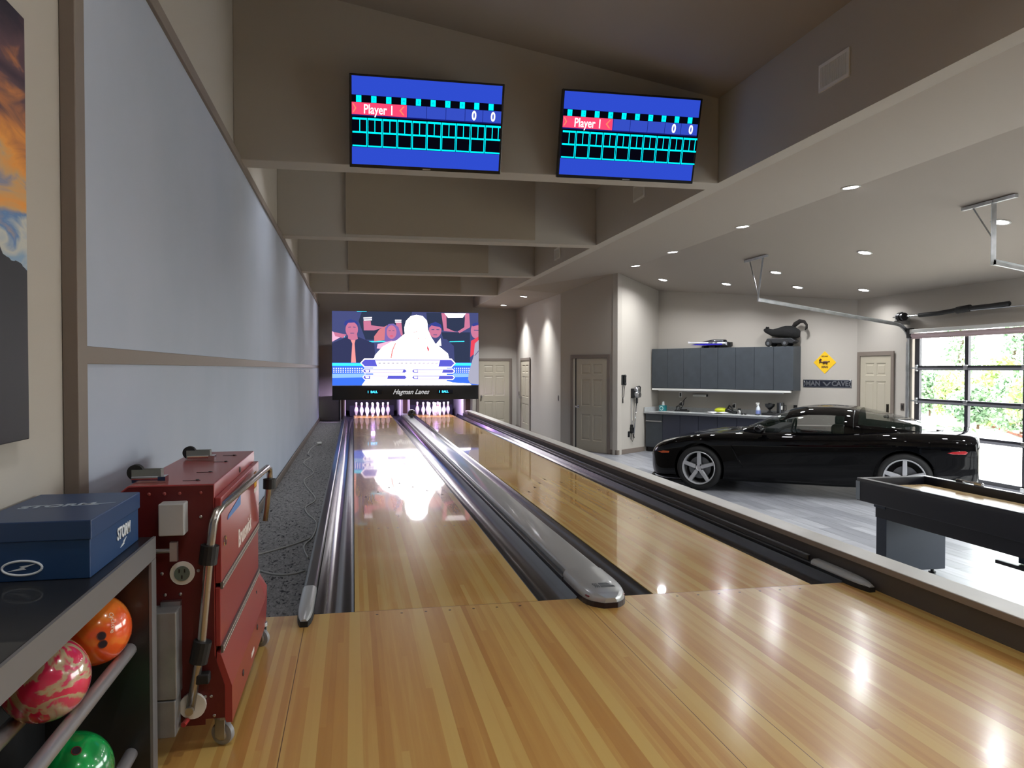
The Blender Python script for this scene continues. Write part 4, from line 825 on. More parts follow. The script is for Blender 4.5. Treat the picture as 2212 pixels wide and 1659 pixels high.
# signs
t = thing('warning_sign', 'yellow diamond sign with a dark animal silhouette and XING on the cabinet wall', 'sign', DW(3.672, -.002, 1.476), RD)
h = .213; MB().prism([(0, -h), (h, 0), (0, h), (-h, 0)], -.004, 0, ax='y').build('plate', mat('sign_yellow', (236, 190, 36), .4), t, bevel=.0015)
mb = MB(); mb.tube([(-.035, -.006, .005), (0, -.006, .004), (.04, -.006, .006), (.06, -.006, .012)], [.014, .022, .019, .012], 8).sphere((.078, -.006, .012), (.018, .002, .012)).sphere((.088, -.006, .024), (.006, .002, .006))
for x in (-.03, -.012, .03, .045): mb.box(x - .005, x + .005, -.008, -.0045, -.04, -.005)
mb.tube([(-.04, -.006, .0), (-.075, -.006, .01), (-.09, -.006, .04), (-.075, -.006, .06), (-.06, -.006, .05)], [.01, .014, .02, .018, .01], 8).tube([(-.09, -.006, .01), (-.098, -.006, -.02)], [.012, .006], 6)
mb.build('animal_silhouette', mat('sign_brown', (70, 36, 26), .5), t)
MB().text('SKUNK', .038, Matrix.Translation((0, -.0055, .112)) @ Matrix.Rotation(R(90), 4, 'X'), bold=.001).text('XING', .052, Matrix.Translation((0, -.0055, -.088)) @ Matrix.Rotation(R(90), 4, 'X'), bold=.002).build('lettering', MATS['sign_brown'], t)
t = thing('street_sign', 'long dark sign with raised silver MAN CAVE lettering on the cabinet wall', 'sign', DW(3.715, -.002, 1.078), RD)
MB().box(-.455, .455, -.004, 0, -.074, .074).build('border', M_alu, t, bevel=.002); MB().box(-.44, .44, -.0055, -.004, -.062, .062).build('plate', mat('sign_navy', (22, 26, 40), .4), t)
RX = Matrix.Rotation(R(90), 4, 'X')
for k, (s_, x) in enumerate((('MAN', -.265), ('CAVE', .245))): MB().text(s_, .125, Matrix.Translation((x, -.007, 0)) @ RX, bold=.004, ext=.002).build('word', M_alu, t)
MB().prism([(-.085, .035), (-.05, .035), (0, -.02), (.05, .035), (.085, .035), (.02, -.035), (0, -.045), (-.02, -.035)], -.0075, -.0055, ax='y').build('chevron_emblem', M_alu, t)
for s in (-1, 1): MB().tube([(s * .44, -.006, .05), (s * .415, -.006, .02), (s * .415, -.006, -.02), (s * .44, -.006, -.05)], .006, 6).build('end_bracket_mark', M_alu, t)
# ---------------------------------------------------------------- vacuum wall
dC = Vector((P3[0] - P2[0], P3[1] - P2[1])).normalized(); RC = math.atan2(dC.y, dC.x); nC = Vector((-dC.y, dC.x))
def CW(px, off=0, z=0):
    A = (P2[0] - nC.x * off, P2[1] - nC.y * off); B = (A[0] + dC.x, A[1] + dC.y); p = on_line(px, A, B); return (p[0], p[1], z)
def zat(p, py): return onp_z(p, py)
def onp_z(p, py):
    v = Vector((p[0], p[1], 0)) - CAM; F = ray(1106, 829.5); U = Vector((math.sin(YAW) * math.sin(PITCH), math.cos(YAW) * math.sin(PITCH), math.cos(PITCH)))
    k = (829.5 - py) / FPX; h = Vector((v.x, v.y, 0)); return CAM.z + (k * h.dot(F) - h.dot(U)) / (U.z - k * F.z)
p = CW(1344, .03); t = thing('wall_telephone', 'black wall telephone with a hanging cord beside the angled door', 'telephone', (*CW(1344, .0)[:2], zat(p, 832)), RC)
MB().box(-.07, .07, -.05, -.001, 0, .215).build('base', M_blk, t, bevel=.012); MB().box(-.035, .03, -.085, -.052, .01, .205).sphere((-.002, -.075, .19), (.036, .024, .03)).sphere((-.002, -.075, .025), (.036, .024, .03)).build('handset', M_blk, t, bevel=.01)
MB().tube([(-.03, -.05, 0), (-.035, -.03, -.1), (-.03, -.02, -.24), (0, -.02, -.27), (.03, -.02, -.24), (.035, -.03, -.1), (.03, -.05, 0)], .007, 6).tube([(0, -.02, -.27), (0, -.02, -.37)], .012, 6).build('cord', M_blk, t, smooth=True)
p = CW(1368, .08); zv0 = zat(p, 852); t = thing('stick_vacuum', 'silver and black cordless stick vacuum hanging on the light wall', 'vacuum cleaner', (*CW(1368, .0)[:2], zv0), RC)
MB().sphere((0, -.09, 0), (.075, .06, .08), 20, 12).build('motor_body', M_galv, t, smooth=True); MB().cyl((0, -.165, -.01), (0, -.12, -.01), .06, 24).build('motor_cap', M_alu, t, bevel=.008)
MB().lathe([(.045, .06), (.06, .08), (.05, .12), (.035, .15), (.0, .155)], 18, M=Matrix.Translation((-.01, -.08, 0))).build('dust_cup', M_alu, t, smooth=True)
MB().tube([(0, -.08, .15), (.1, -.08, .165), (.15, -.08, .15), (.14, -.08, .05), (.11, -.08, -.03), (.05, -.08, -.02)], .016, 8).build('handle', M_blk, t, smooth=True)
MB().cyl((.03, -.07, -.08), (.03, -.07, -.19), .027, 14).box(-.1, -.04, -.06, -.001, -.08, .12).build('wall_dock', M_blk, t, bevel=.008)
MB().tube([(.035, -.06, -.19), (.0, -.05, -.5), (-.05, -.05, -.85)], .012, 10).build('wand', M_chrome, t, smooth=True); MB().tube([(-.1, -.02, -.1), (-.105, -.02, -.6), (-.1, -.02, -.95)], .006, 6).tube([(-.07, -.03, -.55), (-.03, -.03, -.8)], .006, 6).build('cable', mat('grey_cable', (110, 110, 112), .6), t, smooth=True)
p = CW(1362, .03); zz = zat(p, 938); t = thing('wall_outlet', 'black outlet with a charger brick low on the light wall under the vacuum', 'outlet', (*CW(1362, 0)[:2], zz), RC, 'wall outlets')
MB().box(-.1, -.03, -.006, -.001, -.06, .06).build('cover_plate', M_blk, t); MB().box(-.03, .05, -.06, -.007, .02, .14).box(-.02, .04, -.05, -.007, .1, .2).build('charger_brick', M_blk, t, bevel=.008); MB().tube([(.0, -.03, .02), (-.03, -.03, -.1), (.04, -.03, -.16), (.09, -.03, -.06)], .005, 6).tube([(.07, -.03, .0), (.1, -.03, -.09)], .014, 6).build('cord', M_blk, t, smooth=True)
for A, B, px, py, lb in ((P0, P1, 1121.5, 850, 'dark wall switch beside the narrow passage door'), (P0, P1, 1206.5, 860, 'dark wall switch near the bend of the passage wall')):
    q_ = offs(on_line(px, A, B), A, B, .001); t = thing('wall_switch', lb, 'switch', (q_[0], q_[1], zat(q_, py)), math.atan2(B[1] - A[1], B[0] - A[0]), 'wall switches')
    MB().box(-.04, .04, -.008, 0, -.06, .06).build('cover_plate', mat('bronze_plate', (70, 62, 56), .5), t, bevel=.002); MB().box(-.015, .015, -.013, -.008, -.03, .03).build('rocker', M_blk, t)
t = thing('wall_switch', 'dark wall switch between the corner door and the garage door track', 'switch', (8.999, 11.55, .72), R(-90), 'wall switches'); MB().box(-.04, .04, -.008, 0, -.06, .06).build('cover_plate', MATS['bronze_plate'], t, bevel=.002); MB().box(-.015, .015, -.013, -.008, -.03, .03).build('rocker', M_blk, t)

# ---------------------------------------------------------------- black sports car
t = car = thing('sports_car', 'glossy black two-door sports coupe with silver five-spoke wheels parked in the garage', 'car', (4.822, 11.869, G), R(-39.6))
M_paint = mat('black_paint', (4, 4, 5), .3, coat=1, coat_rough=.01, spec=.0); M_paint.node_tree.nodes['Principled BSDF'].inputs['Coat IOR'].default_value = 1.36
ST = [  # x, half width, bottom, lower edge width factor, shoulder z, centre z, inner z
    (.00, .38, .24, .80, .47, .52, .51), (.05, .54, .15, .9, .54, .60, .58), (.16, .71, .12, .96, .615, .665, .655), (.34, .82, .12, .97, .70, .71, .715), (.58, .885, .125, .97, .775, .755, .765), (.86, .918, .13, .97, .825, .80, .80),
    (1.15, .92, .14, .965, .845, .845, .835), (1.45, .905, .14, .955, .855, .885, .88), (1.75, .90, .14, .95, .862, .90, .89), (2.2, .90, .145, .95, .872, .90, .89), (2.7, .905, .15, .955, .89, .90, .90), (3.05, .915, .16, .965, .91, .905, .91),
    (3.35, .928, .2, .97, .932, .915, .925), (3.55, .93, .2, .97, .94, .925, .935), (3.85, .925, .2, .965, .94, .94, .945), (4.12, .895, .22, .955, .935, .955, .955), (4.30, .86, .25, .95, .925, .955, .95), (4.37, .83, .28, .94, .91, .945, .94), (4.405, .80, .34, .93, .87, .90, .89)]
def sect(st):
    x, w, zb, lf, zs, zc, zi = st; m = (zb + zs) / 2
    return [(0, zb), (w * lf * .8, zb), (w * lf, zb + .02), (w * .985, zb + (zs - zb) * .28), (w * .985, zb + (zs - zb) * .52), (w, zb + (zs - zb) * .78), (w * .975, zs - .045), (w * .88, zs), (w * .66, zi), (w * .33, (zi + zc) / 2 + .006), (0, zc)]
mb = MB(); ns = 20; vs = []
for st in ST:
    c_ = sect(st); ringp = [(st[0], -y, z) for y, z in c_] + [(st[0], y, z) for y, z in c_[::-1][1:-1]]
    vs += ringp
fs = []
for i in range(len(ST) - 1):
    for k in range(ns): fs.append((i * ns + k, i * ns + (k + 1) % ns, (i + 1) * ns + (k + 1) % ns, (i + 1) * ns + k))
fs.append(tuple(range(ns))); fs.append(tuple((len(ST) - 1) * ns + k for k in range(ns))); mb.add(vs, fs)
body = mb.build('body', M_paint, None, smooth=True, sub=2)
cut = MB()
for x, z, r in ((.865, .325, .368), (3.55, .335, .376)):
    for s in (-1, 1): cut.cyl((x, s * .60, z), (x, s * 1.1, z), r, 48)
cuto = cut.build('cutter', M_dark, None)
bo = body.modifiers.new('x', 'BOOLEAN'); bo.operation = 'DIFFERENCE'; bo.object = cuto; bo.solver = 'EXACT'
dg = bpy.context.evaluated_depsgraph_get(); dg.update(); me = bpy.data.meshes.new_from_object(body.evaluated_get(dg)); me.name = 'body'
body.modifiers.clear(); body.data = me; body.parent = car; bpy.data.objects.remove(cuto)
me.polygons.foreach_set('use_smooth', [True] * len(me.polygons)); me.set_sharp_from_angle(angle=R(38))
from mathutils.bvhtree import BVHTree
bvh = BVHTree.FromPolygons([v.co for v in me.vertices], [tuple(p.vertices) for p in me.polygons])
def side_patch(poly, m, name, off=.003, s=-1, sub_=6, dome=.0):
    """thin lens following the car side; poly in x,z"""
    n = len(poly); cx = sum(p[0] for p in poly) / n; cz = sum(p[1] for p in poly) / n; vs = []; fs = []
    for r_ in range(sub_ + 1):
        for q_ in poly:
            x, z = cx + (q_[0] - cx) * (1 - r_ / (sub_ + .001)), cz + (q_[1] - cz) * (1 - r_ / (sub_ + .001)); h = bvh.ray_cast(Vector((x, s * 2, z)), Vector((0, -s, 0)))
            y = h[0].y if h[0] else s * .9; vs.append((x, y + s * (off if r_ else -.004) + s * dome * math.sin(r_ / sub_ * 1.57), z))
    for r_ in range(sub_):
        for k in range(n): fs.append((r_ * n + k, r_ * n + (k + 1) % n, (r_ + 1) * n + (k + 1) % n, (r_ + 1) * n + k))
    return MB().add(vs, fs).build(name, m, car, smooth=True)
M_orange = mat('amber_lens', (216, 88, 18), .2, coat=.8); M_redl = mat('red_marker', (150, 14, 22), .2, coat=.8)
for s in (-1, 1):
    side_patch([(.17, .52), (.30, .545), (.42, .545), (.41, .515), (.27, .50)], M_orange, 'front_side_marker', s=s); side_patch([(4.02, .70), (4.08, .722), (4.24, .735), (4.27, .715), (4.24, .685), (4.09, .685)], M_redl, 'rear_side_marker', s=s)
    side_patch([(1.32, .68), (1.34, .68), (1.50, .36), (1.47, .36)], mat('vent_black', (2, 2, 2), .6), 'fender_vent', s=s, off=.002, sub_=2)
    mb = MB(); h = [bvh.ray_cast(Vector((x, s * 2, z)), Vector((0, -s, 0)))[0] for x, z in ((1.33, .68), (1.38, .60), (1.44, .48), (1.5, .355))]; mb.tube([v + Vector((0, s * .004, 0)) for v in h], .006, 6); mb.build('fender_crease', M_paint, car, smooth=True)
    # headlight on the sloping front corner
    def hl(u, v, s=s):
        x = .20 + .36 * u; y = s * (.60 + .16 * u + (v - .5) * .15 * math.sin(math.pi * (.12 + .8 * u))); h = bvh.ray_cast(Vector((x, y, 2)), Vector((0, 0, -1))); return (x, y, (h[0].z if h[0] else .7) + .004)
    mb = MB(); mb.grid(hl, [k / 10 for k in range(11)], [k / 5 for k in range(6)]); mb.build('headlight', mat('headlight_glass', (120, 124, 130), .08, .6, coat=1), car, smooth=True)
    mb = MB().sphere((1.74, s * 1.0, .93), (.075, .10, .062), 18, 12).box(1.74, 1.80, min(s * .82, s * .93), max(s * .82, s * .93), .875, .90); mb.build('wing_mirror', M_paint, car, smooth=True)
# greenhouse
GS = [(1.40, .895, .62), (1.56, .97, .70), (1.75, 1.065, .755), (1.95, 1.15, .775), (2.12, 1.205, .785), (2.35, 1.242, .79), (2.6, 1.248, .785), (2.85, 1.232, .77), (3.08, 1.195, .745), (3.4, 1.12, .69), (3.72, 1.04, .61), (4.02, .968, .5)]
def interp(x):
    for a, b in zip(GS, GS[1:]):
        if x <= b[0] + 1e-6: u = (x - a[0]) / (b[0] - a[0]); return a[1] + (b[1] - a[1]) * u, a[2] + (b[2] - a[2]) * u
    return GS[-1][1:]
def GH(x, a, e=0):
    zc, w = interp(x); zb = .865; h = zc - zb; s = 1 if a <= 90 else -1; q_ = R(min(a, 180 - a)); y = -w * math.cos(q_) ** .6 if a < 90 else w * math.cos(q_) ** .6
    if abs(a - 90) < 1e-6: y = 0
    return (x + e * 0, y * (1 + e), zb + h * math.sin(q_) ** .62 + e * .2)
M_cglass = mat('car_glass', (120, 150, 132), .01, trans=.0, alpha=.42, coat=1, coat_rough=.0); bb = M_cglass.node_tree.nodes['Principled BSDF']; bb.inputs['Base Color'].default_value = (.008, .016, .012, 1)
def frange(a, b, n): return [a + (b - a) * k / n for k in range(n + 1)]
def ghpatch(xs, as_, m, name, e=0): MB().grid(lambda x, a: GH(x, a, e), xs, as_).build(name, m, car, smooth=True)
ghpatch(frange(1.45, 2.06, 12), frange(26, 154, 28), M_cglass, 'windshield'); 
def sidewin(flip):
    def fn(u, v):
        x = 1.66 + 1.16 * u; top = 24 + 10 * min(1, max(0, (x - 1.95) / .35)); a = .8 + (top - .8) * v; return GH(x, 180 - a if flip else a)
    MB().grid(fn, frange(0, 1, 16), frange(0, 1, 8)).build('side_window', M_cglass, car, smooth=True)
    def pil(u, v):   # A pillar and roof rail between side glass and screen/roof
        x = 1.45 + 1.45 * u; top = 24 + 10 * min(1, max(0, (x - 1.95) / .35)); hi = 26 if x < 2.06 else 45; a = top + (max(hi, top + 2) - top) * v; p_ = GH(x, 180 - a if flip else a, .004); return p_
    MB().grid(pil, frange(0, 1, 26), frange(0, 1, 4)).build('roof_rail', M_paint, car, smooth=True)
    MB().grid(lambda u, v: GH(1.45 + .21 * u, 180 - v * 25 if flip else v * 25, .002), frange(0, 1, 6), frange(0, 1, 4)).build('pillar_base', M_paint, car, smooth=True)
sidewin(False); sidewin(True)
ghpatch(frange(2.06, 2.98, 10), frange(44, 136, 20), M_paint, 'roof_panel', .004)
for fl in (0, 1): ghpatch(frange(2.81, 2.98, 4), [180 - a if fl else a for a in frange(0, 45, 10)], M_paint, 'door_pillar', .005)
ghpatch(frange(2.98, 3.92, 14), frange(14, 166, 30), M_cglass, 'hatch_glass')
for fl in (0, 1): ghpatch(frange(2.98, 4.02, 12), [180 - a if fl else a for a in frange(0, 15, 4)], M_paint, 'hatch_side', .003)
ghpatch(frange(3.91, 4.02, 3), frange(0, 180, 30), M_paint, 'hatch_edge', .003)
MB().tube([GH(2.92, a, .012) for a in frange(4, 176, 30)], .006, 6).build('roof_strip', M_paint, car, smooth=True)
M_int = mat('interior_black', (14, 14, 15), .8)
for s in (-1, 1):
    o = MB().box(2.62, 2.80, s * .37 - .2, s * .37 + .2, .5, 1.0).box(2.66, 2.80, s * .37 - .12, s * .37 + .12, .97, 1.13).build('seat', M_int, car, bevel=.05, bseg=3)
MB().tube([(2.1 + .03 * math.sin(a), -.37 + .17 * math.cos(a), .9 + .15 * math.sin(a)) for a in frange(0, 2 * math.pi, 20)], .013, 8).build('steering_wheel', M_int, car); MB().box(1.75, 1.95, -.66, .66, .8, .93).build('dashboard', M_int, car, bevel=.03)
MB().box(1.60, 1.66, -.02, .02, .93, .95).tube([(1.50, -.5, .93), (1.56, -.1, .955), (1.58, .1, .96)], .008, 6).tube([(1.50, .1, .93), (1.57, .4, .94)], .008, 6).build('wiper', M_blk, car)
MB().tube([(.62, -.875, .12), (.36, -.83, .12), (.17, -.70, .125), (.05, -.50, .135), (.01, -.25, .14), (0, 0, .14), (.01, .25, .14), (.05, .50, .135), (.17, .70, .125), (.36, .83, .12), (.62, .875, .12)], .022, 8).build('front_lip', M_paint, car, smooth=True)
for y in (-.62, -.40, .40, .62): MB().sphere((4.375, y, .76), (.022, .07, .07), 20, 12).build('tail_lamp', M_redl, car, smooth=True)
M_tire = mat('tire_rubber', (22, 22, 23), .75, bump=(90, .3, .004)); M_rim = mat('rim_silver', (205, 206, 210), .25, .45, coat=.5)
for x, R_, rr, nm in ((.865, .325, .242, 'f'), (3.55, .338, .258, 'r')):
    for s in (-1, 1):
        M_ = Matrix.Translation((x, s * .90, R_)) @ Matrix.Rotation(R(90 if s < 0 else -90), 4, 'X')   # local z points outwards
        w = MB().lathe([(rr * .9, -.24), (R_ - .03, -.24), (R_ - .004, -.21), (R_, -.16), (R_, -.06), (R_ - .006, -.015), (R_ - .035, .006), (rr + .012, .004), (rr, -.006), (rr, -.03)], 56, M=M_, cap=False).build('wheel', M_tire, car, smooth=True, auto=50)
        MB().lathe([(rr, .002), (rr - .004, .007), (rr - .014, .006), (rr - .022, -.01), (rr - .026, -.07), (rr - .03, -.2)], 56, M=M_, cap=False).build('rim', M_rim, w, smooth=True, auto=50)
        mb = MB()
        for k in range(5):
            T = M_ @ Matrix.Rotation(R(90 + 72 * k), 4, 'Z'); r1 = rr - .014
            mb.add([(.03, -.026, -.012), (.03, .026, -.012), (r1, .022, -.002), (r1, -.022, -.002), (.03, -.034, -.05), (.03, .034, -.05), (r1, .03, -.035), (r1, -.03, -.035)], [(0, 1, 2, 3), (0, 4, 5, 1), (1, 5, 6, 2), (2, 6, 7, 3), (3, 7, 4, 0), (4, 7, 6, 5)], M=T)
        mb.lathe([(.062, -.05), (.062, -.014), (.05, -.008), (.03, -.008), (.028, -.014), (0, -.014)], 24, M=M_)
        mb.build('spokes', M_rim, w, bevel=.004, smooth=True, auto=35)
        mb = MB()
        for k in range(5): a = R(54 + 72 * k); mb.cyl((.046 * math.cos(a) * 1.15, .046 * math.sin(a) * 1.15, -.02), (.046 * math.cos(a) * 1.15, .046 * math.sin(a) * 1.15, -.002), .011, 10, M=M_)
        mb.build('lug_nuts', M_blackm, w)
        MB().lathe([(.16, -.10), (.16, -.085), (.06, -.085)], 36, M=M_).build('brake_disc', mat('disc_steel', (120, 122, 126), .4, .8), w); MB().lathe([(rr - .03, -.19), (rr - .03, -.18)], 36, M=M_).build('wheel_back', M_dark, w)

# ---------------------------------------------------------------- shuffleboard table
t = thing('shuffleboard_table', 'dark navy shuffleboard table with a maple playfield and block legs', 'game table', (4.71, 4.4, G)); M_nav = mat('table_navy', (30, 32, 42), .42, coat=.2)
X0, X1, Y0, Y1, Z1 = 4.36, 5.06, 2.6, 6.18, .40
MB().box(X0, X0 + .055, Y0, Y1, .20, Z1).box(X1 - .055, X1, Y0, Y1, .20, Z1).box(X0 + .055, X1 - .055, Y1 - .055, Y1, .20, Z1).box(X0 + .055, X1 - .055, Y0, Y0 + .055, .20, Z1).build('cradle_frame', M_nav, t, world=True, bevel=.008)
MB().box(X0 + .056, X1 - .056, Y0 + .056, Y1 - .056, .22, .255).build('gutter_tray', mat('tray_felt', (52, 58, 66), .8), t, world=True)
MB().box(X0 + .13, X1 - .13, Y0 + .14, Y1 - .16, .255, .345).build('playfield', wood('playfield_maple', (214, 190, 140), (200, 168, 116), (178, 142, 96), .25, .5, .1), t, world=True, bevel=.003)
MB().box(X0 + .045, X1 - .045, Y0 + .2, Y1 - .2, .085, .199).build('support_beam', M_nav, t, world=True)
MB().box(X0 - .003, X0 + .02, Y1 - .05, Y1 + .004, .21, .372).build('corner_trim', mat('corner_grey', (158, 168, 176), .4), t, world=True)
for ya in (5.86, 3.1):
    l_ = MB().box(4.42, 5.0, ya, ya + .13, -.365, .199).box(4.40, 5.02, ya - .01, ya + .14, .17, .199).build('leg', mat('leg_navy', (58, 66, 80), .5), t, world=True, bevel=.004)
    for x in (4.5, 4.92): MB().cyl((x, ya + .06, -.41), (x, ya + .06, -.395), .03, 16).cyl((x, ya + .06, -.395), (x, ya + .06, -.36), .014, 10).build('leveling_foot', M_blackm, l_, world=True)
MB().box(X1 - .04, X1 - .01, 5.50, 5.58, Z1, Z1 + .022).box(X1 - .04, X1 - .01, 5.70, 5.78, Z1, Z1 + .022).cyl((X1 - .025, 5.5, Z1 + .018), (X1 - .025, 5.78, Z1 + .018), .008, 8).build('rail_clip', M_chrome, t, world=True, bevel=.005)
MB().box(4.66, 4.72, 4.66, 4.76, -.03, .085).build('adjuster', mat('steel_blue', (32, 66, 92), .4), t, world=True, bevel=.006); MB().box(4.60, 4.78, 4.62, 4.9, -.06, -.035).build('adjuster_plate', M_nav, t, world=True)

# ---------------------------------------------------------------- ball rack, balls, box
t = thing('ball_rack', 'dark bowling ball rack with a grey edge along the left wall', 'rack', (-.82, 2.0, 0)); M_rk = mat('rack_black', (30, 32, 35), .4, coat=.2); M_edge = mat('rack_edge', (112, 111, 114), .4); M_rail = mat('rack_rail', (160, 158, 162), .3, .5)
RY0, RY1 = .9, 2.80
MB().box(-.99, -.662, RY0, RY1, .735, .80).build('top_shelf', M_rk, t, world=True, bevel=.003); MB().box(-.661, -.652, RY0, RY1, .73, .801).build('top_edge', M_edge, t, world=True)
for ya in (RY1 - .06, RY0): p_ = MB().box(-.99, -.662, ya, ya + .06, 0, .734).build('end_panel', M_rk, t, world=True); MB().box(-.661, -.652, ya, ya + .06, 0, .729).build('panel_edge', M_edge, p_, world=True)
for z in (.445, .10):
    for x in (-.72, -.862): MB().cyl((x, RY0 + .061, z), (x, RY1 - .061, z), .021, 16).build('rail', M_rail, t, world=True, smooth=True, auto=40)
MB().box(-.99, -.975, RY0 + .061, RY1 - .061, .1, .72).build('back_panel', M_rk, t, world=True)
def marble(name, cols, sc, dist=2.5):
    m = bpy.data.materials.new(name); m.use_nodes = True; tt = m.node_tree; b = tt.nodes['Principled BSDF']; tc = tt.nodes.new('ShaderNodeTexCoord'); n = tt.nodes.new('ShaderNodeTexNoise'); n.inputs['Scale'].default_value = sc; n.inputs['Distortion'].default_value = dist; n.inputs['Detail'].default_value = 3
    r = tt.nodes.new('ShaderNodeValToRGB'); e = r.color_ramp.elements; e[0].position = cols[0][0]; e[0].color = rgb(*cols[0][1]); e[1].position = cols[-1][0]; e[1].color = rgb(*cols[-1][1])
    for p_, c_ in cols[1:-1]: q_ = e.new(p_); q_.color = rgb(*c_)
    tt.links.new(tc.outputs['Object'], n.inputs[0]); tt.links.new(n.outputs[0], r.inputs[0]); tt.links.new(r.outputs[0], b.inputs['Base Color']); b.inputs['Roughness'].default_value = .18; b.inputs['Coat Weight'].default_value = 1; b.inputs['Coat Roughness'].default_value = .02; return m
def ball(loc, m, label, holes, txt=None):
    t = thing('bowling_ball', label, 'bowling ball', loc, group='bowling balls on the rack'); MB().sphere((0, 0, 0), .108, 48, 32).build('shell', m, t, smooth=True)
    d = (CAM - Vector(loc)).normalized(); rt = d.cross(Vector((0, 0, 1))).normalized() * -1; up = rt.cross(d) * -1
    if up.z < 0: up = -up
    if rt.dot(ray(2000, 800)) < 0: rt = -rt
    for hx, hy in holes:
        n_ = (d + rt * hx + up * hy).normalized(); T = Matrix.Translation(n_ * .1075) @ n_.to_track_quat('Z', 'Y').to_matrix().to_4x4()
        MB().lathe([(.0135, -.004), (.0135, .0006), (.0115, .0009), (.0108, .0006)], 18, cap=False, M=T).build('hole_rim', mat('rim_tone', (120, 50, 40), .4), t); MB().lathe([(.0112, 0), (.0112, .0007)], 16, M=T).build('finger_hole', mat('hole_dark', (40, 26, 40), .7), t)
    if txt:
        for i, ch in enumerate(txt):
            n_ = (d + rt * (.52 + .04 * math.sin(i / 6 * 3.1)) + up * (.42 - i * .09)).normalized(); z_ = n_; x_ = (-up + rt * .2); x_ = (x_ - z_ * x_.dot(z_)).normalized(); y_ = z_.cross(x_); T = Matrix((x_, y_, z_)).transposed().to_4x4(); T.translation = n_ * .1084
            MB().text(ch, .02, T, bold=.0003, ext=.0003).build('lettering', mat('letter_peach', (255, 210, 180), .4), t)
    return t
ball((-.791, 2.615, .555), marble('orange_swirl', [(.3, (255, 150, 60)), (.5, (248, 96, 30)), (.75, (238, 76, 24))], 4), 'bright orange bowling ball on the top rail of the rack', [(.2, -.2), (.25, -.47)], 'Cyclone')
ball((-.791, 2.225, .555), marble('pink_swirl', [(.38, (232, 44, 92)), (.46, (226, 60, 100)), (.5, (206, 186, 150)), (.58, (196, 168, 140)), (.64, (222, 70, 110))], 6, 3), 'pink and cream marbled bowling ball on the top rail of the rack', [])
ball((-.791, 2.42, .212), marble('green_swirl', [(.3, (20, 190, 90)), (.55, (16, 150, 74)), (.75, (12, 120, 60))], 5), 'green bowling ball on the lower rail of the rack', [(.1, .55)])
ball((-.791, 2.06, .212), marble('red_swirl', [(.3, (200, 40, 60)), (.7, (160, 24, 44))], 5), 'red bowling ball on the lower rail at the left edge', [])
t = thing('shoe_box', 'dark blue lidded box with white lettering on top of the ball rack', 'box', (-.84, 2.5, .8005)); M_bx = mat('navy_card', (18, 58, 104), .45); M_bl = mat('navy_lid', (34, 62, 104), .4)
MB().box(-.985, -.695, 2.275, 2.755, .8008, .95).build('box_body', M_bx, t, world=True, bevel=.002); lid = MB().box(-.989, -.69, 2.27, 2.76, .905, .958).build('lid', M_bl, t, world=True, bevel=.003); M_wh = mat('print_white', (225, 232, 240), .5)
mb = MB(); mb.tube([(-.86 + .048 * math.cos(a), 2.2735, .836 + .019 * math.sin(a)) for a in frange(0, 2 * math.pi, 36)], .0032, 6); mb.build('oval_emblem', M_wh, t, world=True)
bolt = [(-.035, -.008), (.0, .001), (-.006, .004), (.036, .011), (.004, .0), (.01, -.004)]
MB().prism([(-.86 + x, .836 + z) for x, z in bolt], 2.2725, 2.2745, ax='y').build('bolt_emblem', M_wh, t, world=True)
T = Matrix.Translation((-.6925, 2.58, .865)) @ Matrix.Rotation(R(90), 4, 'Z') @ Matrix.Rotation(R(90), 4, 'X'); MB().text('STORM', .042, T @ Matrix.Scale(1.2, 4, (0, 1, 0)), shear=.15, bold=.001).build('side_lettering', M_wh, t, world=True)
MB().prism([(2.58 + x * .9, .83 + z * 1.1) for x, z in bolt], -.6945, -.6925, ax='x').build('bolt_emblem', M_wh, t, world=True)
T = Matrix.Translation((-.86, 2.52, .9588)) @ Matrix.Rotation(R(12), 4, 'Z'); MB().text('STORM', .06, T, shear=.2, bold=.002, ext=.0003).build('lid_lettering', mat('print_grey', (170, 184, 200), .5), lid, world=True); MB().prism([(-.76 + x * 1.5, 2.53 + z * 2) for x, z in bolt], .9583, .9592).build('lid_bolt', MATS['print_grey'], lid, world=True)

